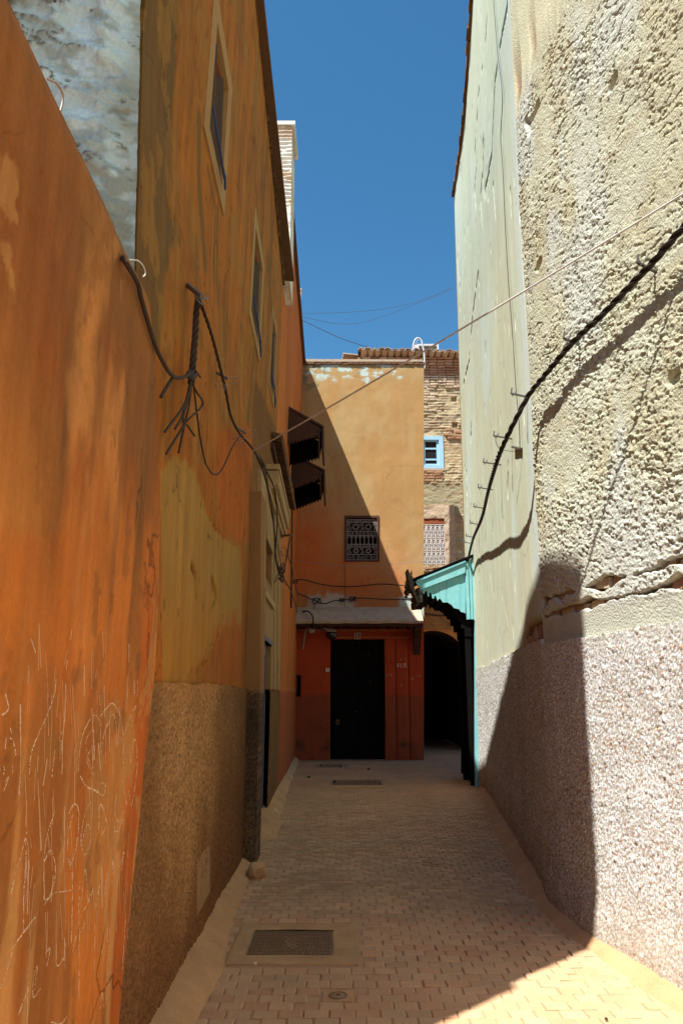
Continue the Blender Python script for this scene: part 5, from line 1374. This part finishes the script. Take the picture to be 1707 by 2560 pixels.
m2 = MB(); m2.lathe((-.017, 4.245, 0), [(.041, 0), (.041, .011), (.037, .013), (.001, .0135)], 'z', 24); l = m2.build('lid', MAT['cast'], vc)
MB().box((-.026, 4.241, .0125), (-.008, 4.249, .0145)).build('slot', MAT['hole'], l)
# stones and bits on the ground
def rock(c, r, seed, squash=.7):
    bm = bmesh.new(); bmesh.ops.create_icosphere(bm, subdivisions=2, radius=1)
    rg = random.Random(seed)
    for v in bm.verts:
        k = 1 + rg.uniform(-.22, .22); v.co = Vector((v.co.x * r[0] * k, v.co.y * r[1] * k, v.co.z * r[2] * k)) + Vector(c)
    me_ = bpy.data.meshes.new('rock'); bm.to_mesh(me_); bm.free(); return me_
p = at_z(640, 2180, .05)
tag(link('rock', rock((p[0] - .0, p[1] + .02, .045), (.075, .11, .085), 4), MAT['cement']), 'lump of broken cement kerb at the foot of the dark left pier', 'rock')
p = at_z(670, 2030, .03)
tag(link('white_lump', rock((p[0] + .03, p[1], .03), (.10, .05, .035), 6), MAT['litter']), 'pale plaster lump lying across the far left kerb', 'plaster lump')
p = at_z(638, 2410, .02)
tag(link('pebble', rock((p[0], p[1], .022), (.010, .009, .008), 8), MAT['litter']), 'white pebble just in front of the large drain cover', 'pebble')
for k, (u, v, lb) in enumerate([(921, 1924, 'small dark stone halfway between the drain grate and the dark door'), (772, 1944, 'dark stone near the left kerb beside the drain grate'), (1515, 2553, 'dark pebble on the sunlit paving at bottom right')]):
    p = at_z(u, v, .01)
    tag(link('pebble', rock((p[0], p[1], .02), (.03, .03, .018) if k < 2 else (.008, .008, .006), 12 + k), MAT['dark_wood']), lb, 'pebble')
# ------------------------------------------------------------------ cables
def offwall(pts, offs): return [on_right(u, v, o) for (u, v), o in zip(pts, offs)]
def cable_thing(name, label, cat, pts, r, R, turns, mat='cable', k=3, n=5, group=None):
    t = thing(name, label, cat, tuple(np.asarray(pts[len(pts) // 2], float)), group)
    for s in twisted(cr(pts, 8), r, R, turns, k, n): MB().tube(s, r, n).build('strand', MAT[mat], t)
    return t
RC = [(1790, 490), (1707, 568), (1633, 653), (1590, 697), (1502, 789), (1437, 849), (1372, 925), (1323, 985), (1296, 1034), (1263, 1100), (1241, 1154), (1219, 1230), (1203, 1296), (1181, 1350), (1168, 1404)]
RO = [.12, .11, .10, .09, .10, .10, .11, .12, .17, .22, .24, .20, .16, .12, .10]
rc = cable_thing('power_cable', 'thick black twisted power cable sagging along the sunlit cream wall', 'cable', offwall(RC, RO), .0108, .0122, 30)
BR = [((1600, 676), (1645, 684)), ((1424, 856), (1457, 866)), ((1290, 996), (1325, 994)), ((1258, 1098), (1284, 1098)), ((1230, 1163), (1257, 1163)), ((1211, 1226), (1235, 1225)), ((1196, 1278), (1216, 1272)), ((1184, 1312), (1200, 1312)), ((1171, 1342), (1186, 1344)), ((1160, 1357), (1178, 1359)), ((1148, 1384), (1166, 1386))]
for k, (a, b) in enumerate(BR):
    q = on_right(*b, -.02); o = np.interp(q[1], [3, 6, 8, 13], [.14, .17, .24, .16])
    tip = np.array([q[0] - o, q[1] - .02 - .05 * (k < 2), q[2] + .03])
    m2 = MB(); m2.bar(q, tip, .016, .012); m2.bar(tip, tip + np.array([.01, 0, .05]), .012)
    m2.tube([tip + np.array([.02 * math.cos(t) + .03, .03 * math.sin(t), .03 * math.sin(t * 1.3)]) for t in np.linspace(0, 7, 16)], .003, 4)
    m2.build('wall_bracket', MAT['steel'], rc)
# straight wire across the alley
p = on_left(632, 1128, .10); q = on_right(1760, 452, .03)
ow = tag(wires(MB(), p, q, .02, .0075, 12, 6).build('overhead_wire', MAT['pale_wire']), 'taut grey wire crossing the alley from the left wall up to the right wall', 'wire')
# thin wire hanging down the right wall
P = [on_right(u, v, .03) for u, v in [(1231, -30), (1236, 40), (1243, 130), (1255, 240), (1251, 340), (1257, 440), (1262, 560), (1270, 700), (1279, 820), (1290, 985), (1297, 1060), (1299, 1125)]]
tag(MB().tube(cr(P, 5), .004, 5).build('hanging_wire', MAT['wire']), 'thin dark wire hanging straight down the cream wall', 'wire')
P = [on_right(u, v, o) for u, v, o in [(1240, 1090, .2), (1239, 1105, .2), (1250, 1122, .16), (1280, 1128, .08), (1302, 1122, .02)]]
cl = thing('wire_clip', 'little clip with a loop of thin wire beside the black cable on the cream wall', 'clip', tuple(P[-1]))
MB().tube(cr(P, 6), .003, 5).build('loop', MAT['wire'], cl)
MB().bar(on_right(1281, 1117, .02), on_right(1302, 1122, .02), .03, .02).build('clip_body', MAT['steel'], cl)
# cables on the left house
L = lambda u, v, o=.06: on_left(u, v, o)
lc = cable_thing('power_cable', 'twisted brown power cable running down the ochre wall from an iron peg', 'cable', [L(*p) for p in [(497, 742), (508, 775), (530, 840), (552, 925), (566, 985), (577, 1040), (600, 1085), (622, 1110), (640, 1135)]], .0055, .0062, 15, 'brown_cable')
b2 = thing('cable_bundle', 'bundle of cut brown cables hanging from an iron peg on the ochre wall', 'cable', tuple(L(490, 800)))
for s in twisted(cr([L(*p) for p in [(497, 742), (492, 780), (488, 850), (481, 930), (478, 960)]], 8), .008, .0115, 3, 4): MB().tube(s, .008, 6).build('strand', MAT['brown_cable'], b2)
ENDS = [[(478, 955), (472, 985), (462, 1010), (450, 1030), (412, 1080)], [(476, 955), (468, 990), (456, 1040), (438, 1072)], [(480, 955), (470, 1000), (458, 1048), (470, 1065), (487, 1090)],
        [(482, 960), (495, 985), (506, 1000), (504, 1018), (470, 1050), (450, 1080), (416, 1135)], [(478, 970), (472, 1020), (462, 1060), (447, 1132)]]
for e in ENDS: MB().tube(cr([L(*p, .08) for p in e], 6), .006, 6).build('cut_end', MAT['brown_cable'], b2)
MB().tube(cr([L(*p, .07) for p in [(484, 958), (490, 1010), (500, 1090), (512, 1150), (518, 1165), (530, 1183), (545, 1185), (560, 1165), (580, 1120), (600, 1090), (608, 1084)]], 7), .0055, 6).build('loose_loop', MAT['brown_cable'], b2)
m2 = MB(); m2.bar(L(465, 709, -.02), L(505, 742, .13), .022); m2.bar(L(492, 742, .1), L(520, 747, .12), .012); m2.tube(cr([L(*p, .08) for p in [(488, 735), (500, 745), (505, 760), (495, 752), (488, 738)]], 4), .005, 5); m2.build('wall_peg', MAT['steel'], b2)
m2 = MB()
for k in range(3): m2.tube([L(480 + 12 * math.cos(t), 932 + 4 * k + 6 * math.sin(t), .08 + .03 * math.sin(t)) for t in np.linspace(0, 2 * math.pi, 12)], .006, 5)
m2.bar(L(490, 927, .08), L(502, 944, .06), .008); m2.build('tie', MAT['brown_cable'], b2)
# cable coming over the orange wall from the top left
P = [at_x(285, 640, -1.0), at_x(300, 636, -.84), at_x(314, 655, -.72)] + [L(u, v, .10) for u, v in [(344, 705), (352, 740), (366, 790), (384, 850), (398, 885), (420, 925), (436, 942), (455, 944), (468, 938), (482, 930)]]
oc = tag(MB().tube(cr(P, 7), .009, 7).build('cable', MAT['brown_cable']), 'single black cable draped over the top of the orange wall down to the cable bundle', 'cable')
MB().tube(cr([L(u, v, .09) for u, v in [(436, 941), (425, 955), (413, 975), (403, 992)]], 5), .0085, 6).build('cut_end', MAT['brown_cable'], oc)
for u, v in ((547, 938), (593, 1072)):
    m2 = MB(); m2.bar(L(u - 9, v - 8, -.01), L(u + 22, v + 10, .08), .016)
    m2.tube(cr([L(u + a, v + b, .09) for a, b in [(20, 5), (40, 3), (50, 6), (42, 16), (25, 25), (10, 22), (-5, 18), (-10, 28), (5, 34), (16, 28), (12, 45)]], 4), .002, 4); m2.build('wall_peg', MAT['steel'], lc)
# pale wire loops over the orange wall top
m2 = MB(); m2.tube(cr([at_x(u, v, -.80) for u, v in [(318, 650), (345, 652), (360, 668), (364, 685), (358, 692)]], 6), .003, 5)
tag(m2.build('wire_loop', MAT['pale_wire']), 'pale curl of wire at the upper end of the orange wall', 'wire')
m2 = MB(); m2.tube(cr([at_x(u, v, -.82) for u, v in [(120, 198), (140, 207), (155, 228), (158, 250), (152, 278)]], 6), .0035, 5)
tag(m2.build('wire_loop', MAT['lamp_metal']), 'curl of wire on top of the orange wall in front of the whitewashed gable', 'wire')
# tangle by the portal
tg = thing('cable_tangle', 'tangle of old brown cables hanging past the carved portal on the left', 'cable', tuple(L(690, 1400)))
TA = [[(640, 1135), (660, 1185), (678, 1260), (686, 1330), (690, 1400), (700, 1440)], [(640, 1135), (672, 1190), (688, 1230), (693, 1300), (690, 1360), (688, 1390), (696, 1420), (704, 1448)], [(655, 1150), (668, 1200), (674, 1260), (686, 1320)],
      [(640, 1135), (655, 1150), (668, 1180), (684, 1215), (690, 1260)], [(726, 1342), (718, 1380), (712, 1420), (708, 1436), (700, 1440)], [(726, 1342), (720, 1380), (714, 1410), (712, 1430)], [(704, 1370), (712, 1370), (718, 1384), (706, 1390), (702, 1376)],
      [(718, 1385), (730, 1420), (734, 1450), (740, 1470), (746, 1490)], [(704, 1440), (715, 1455), (728, 1480), (738, 1510), (743, 1530)], [(700, 1430), (692, 1440), (690, 1450), (686, 1458)], [(704, 1430), (700, 1450), (710, 1456), (716, 1462)], [(695, 1362), (700, 1395), (705, 1425)]]
for k, s in enumerate(TA): MB().tube(cr([L(u, v, .16 + .015 * (k % 3)) for u, v in s], 6), [.010, .010, .005, .008, .007, .006, .005, .008, .008, .006, .006, .005][k], 6).build('cable', MAT['brown_cable'], tg)
m2 = MB()
c = L(703, 1432, .18); m2.tube([c + np.array([.03 * math.cos(t), .06 * math.sin(t * 1.1), .10 * math.sin(t * .31) + .03 * math.sin(t * 1.3)]) for t in np.linspace(0, 30, 70)], .007, 5)
m2.build('knot', MAT['brown_cable'], tg)
m2 = MB(); m2.bar(L(706, 1340, .05), L(730, 1337, .25), .03); m2.build('wall_peg', MAT['steel'], tg)
m2 = MB()
m2.tube([L(738, 1450, .12) + np.array([.05 * math.cos(t), .05 * math.sin(t), -.004 * t]) for t in np.linspace(0, 6 * math.pi, 36)], .008, 5)
m2.build('knot', MAT['brown_cable'], tg)
# wires in front of the orange end house
def ewire(pts, r, label, name='slack_wire', off=.12, mat='wire', knots=()):
    o = MB().tube(cr([at_y(u, v, YE - off) for u, v in pts], 6), r, 5).build(name, MAT[mat]); tag(o, label, 'wire')
    for (u, v, s) in knots:
        c = at_y(u, v, YE - off); m2 = MB(); rg = random.Random(int(u))
        m2.tube([c + s * np.array([math.cos(t) * rg.uniform(.6, 1), .5 * math.sin(t * 1.7), .6 * math.sin(t * 1.3)]) for t in np.linspace(0, 22, 44)], r * .7, 4)
        m2.build('knot', MAT[mat], o)
    return o
ewire([(738, 1450), (760, 1449), (800, 1460), (845, 1466), (900, 1465), (950, 1460), (1000, 1463), (1024, 1465)], .014, 'upper dark wire strung from the left wall to the turquoise hood below the grille')
ewire([(744, 1482), (765, 1492), (790, 1503), (812, 1509), (830, 1503), (855, 1500), (880, 1498), (900, 1495), (960, 1498), (1036, 1499)], .013, 'knotted dark wire strung above the door canopy', knots=[(792, 1502, .12), (855, 1500, .07), (880, 1497, .10)])
ewire([(745, 1402), (790, 1410), (850, 1414), (900, 1415), (960, 1412), (1010, 1407), (1060, 1402), (1100, 1393)], .006, 'pale thin wire crossing just below the iron window grille', mat='lamp_metal', off=.3)
ewire([(744, 1543), (775, 1548), (820, 1545), (870, 1537), (920, 1537), (980, 1536), (1020, 1541), (1060, 1550)], .013, 'wire drooping along the top of the door canopy', off=.16)
ewire([(880, 1538), (920, 1544), (950, 1540), (985, 1535), (1010, 1543), (1040, 1550), (1062, 1552)], .009, 'second thinner wire lying over the right half of the door canopy', off=.19)
ewire([(861, 1406), (862, 1450), (862, 1500), (861, 1530)], .006, 'thin vertical wire dropping from the left corner of the iron grille', off=.02)
ewire([(790, 1508), (784, 1520), (786, 1535), (782, 1548)], .006, 'crinkled end of wire dangling from the knotted wire', off=.12)
# wires on the arch wall
o = MB().tube(cr([at_y(u, v, YB - .1) for u, v in [(1062, 1534), (1090, 1538), (1120, 1540), (1150, 1546)]], 5), .02, 5).build('slack_wire', MAT['wire']); tag(o, 'dark wire along the orange wall over the archway', 'wire')
MB().tube(cr([at_y(u, v, YB - .1) for u, v in [(1096, 1538), (1110, 1552), (1130, 1564), (1150, 1570)]], 5), .008, 5).build('branch_wire', MAT['wire'], o)
# sky wires
sw = [([(748, 783), (800, 783), (880, 780), (960, 772), (1040, 755), (1132, 718)], 'faint wire high in the sky reaching the right roof, upper of the pair'), ([(750, 790), (800, 802), (860, 810), (920, 803), (1000, 775), (1075, 745), (1136, 720)], 'faint wire dipping lowest in the sky between the roofs'), ([(750, 798), (800, 822), (850, 845), (900, 862), (918, 867)], 'dark wire sloping from the left roof to the tiled roof')]
for pts, lb in sw: tag(MB().tube(cr([at_y(u, v, YE + 1.6) for u, v in pts], 6), .009 if 'dark' in lb else .005, 5).build('sky_wire', MAT['wire']), lb, 'wire')
# swan-neck lamp and cable box beside the door
sl = thing('street_lamp', 'grey swan-neck wall lamp under the canopy left of the door number', 'lamp', tuple(at_y(800, 1580, YE - .3)))
A3 = lambda u, v, o=.32: at_y(u, v, YE - o)
m2 = MB(); m2.tube(cr([A3(757, 1622, .05), A3(760, 1600, .12), A3(763, 1580, .2), A3(770, 1569, .26), A3(785, 1566), A3(805, 1569)], 7), .022, 8); m2.build('arm', MAT['lamp_metal'], sl)
m2 = MB(); m2.tube([A3(803, 1568), A3(812, 1572), A3(826, 1577), A3(840, 1582)], [.03, .05, .075, .05], 10); m2.build('lamp_head', MAT['lamp_metal'], sl)
c = A3(829, 1582); m2 = MB(); m2.lathe((c[0], c[1], c[2] - .06), [(.02, -.10), (.10, -.07), (.14, 0), (.13, .06), (.05, .09)], 'z', 14); m2.build('lamp_glass', MAT['glass'], sl)
jb = thing('junction_box', 'small pale junction box dangling from a looped cable under the canopy', 'junction box', tuple(A3(780, 1578)))
m2 = MB(); c = A3(780, 1577, .4); m2.box((c[0] - .06, c[1] - .03, c[2] - .05), (c[0] + .06, c[1] + .03, c[2] + .02)); m2.box((c[0] - .075, c[1] - .04, c[2] + .02), (c[0] + .075, c[1] + .04, c[2] + .04)); m2.build('box_body', MAT['lamp_metal'], jb)
m2 = MB(); m2.tube(cr([at_y(u, v, YE - o) for u, v, o in [(746, 1538, .1), (755, 1530, .2), (768, 1528, .45), (779, 1536, .7), (783, 1550, .72), (782, 1572, .45)]], 6), .018, 6); m2.build('cable', MAT['cable'], jb)
m2 = MB(); c0 = at_y(747, 1690, YE - .35); c1 = at_y(751, 1742, YE - .35); m2.rbox((c0[0] - .04, YE - .45, c1[2]), (c0[0] + .045, YE - .30, c0[2]), .015)
bx = tag(m2.build('meter_box', MAT['black_wood']), 'narrow black meter box on the left wall beside the end house', 'meter box')
MB().box((c0[0] - .05, YE - .46, c0[2] - .005), (c0[0] + .05, YE - .29, c0[2] + .03)).build('box_lid', MAT['dark_wood'], bx)
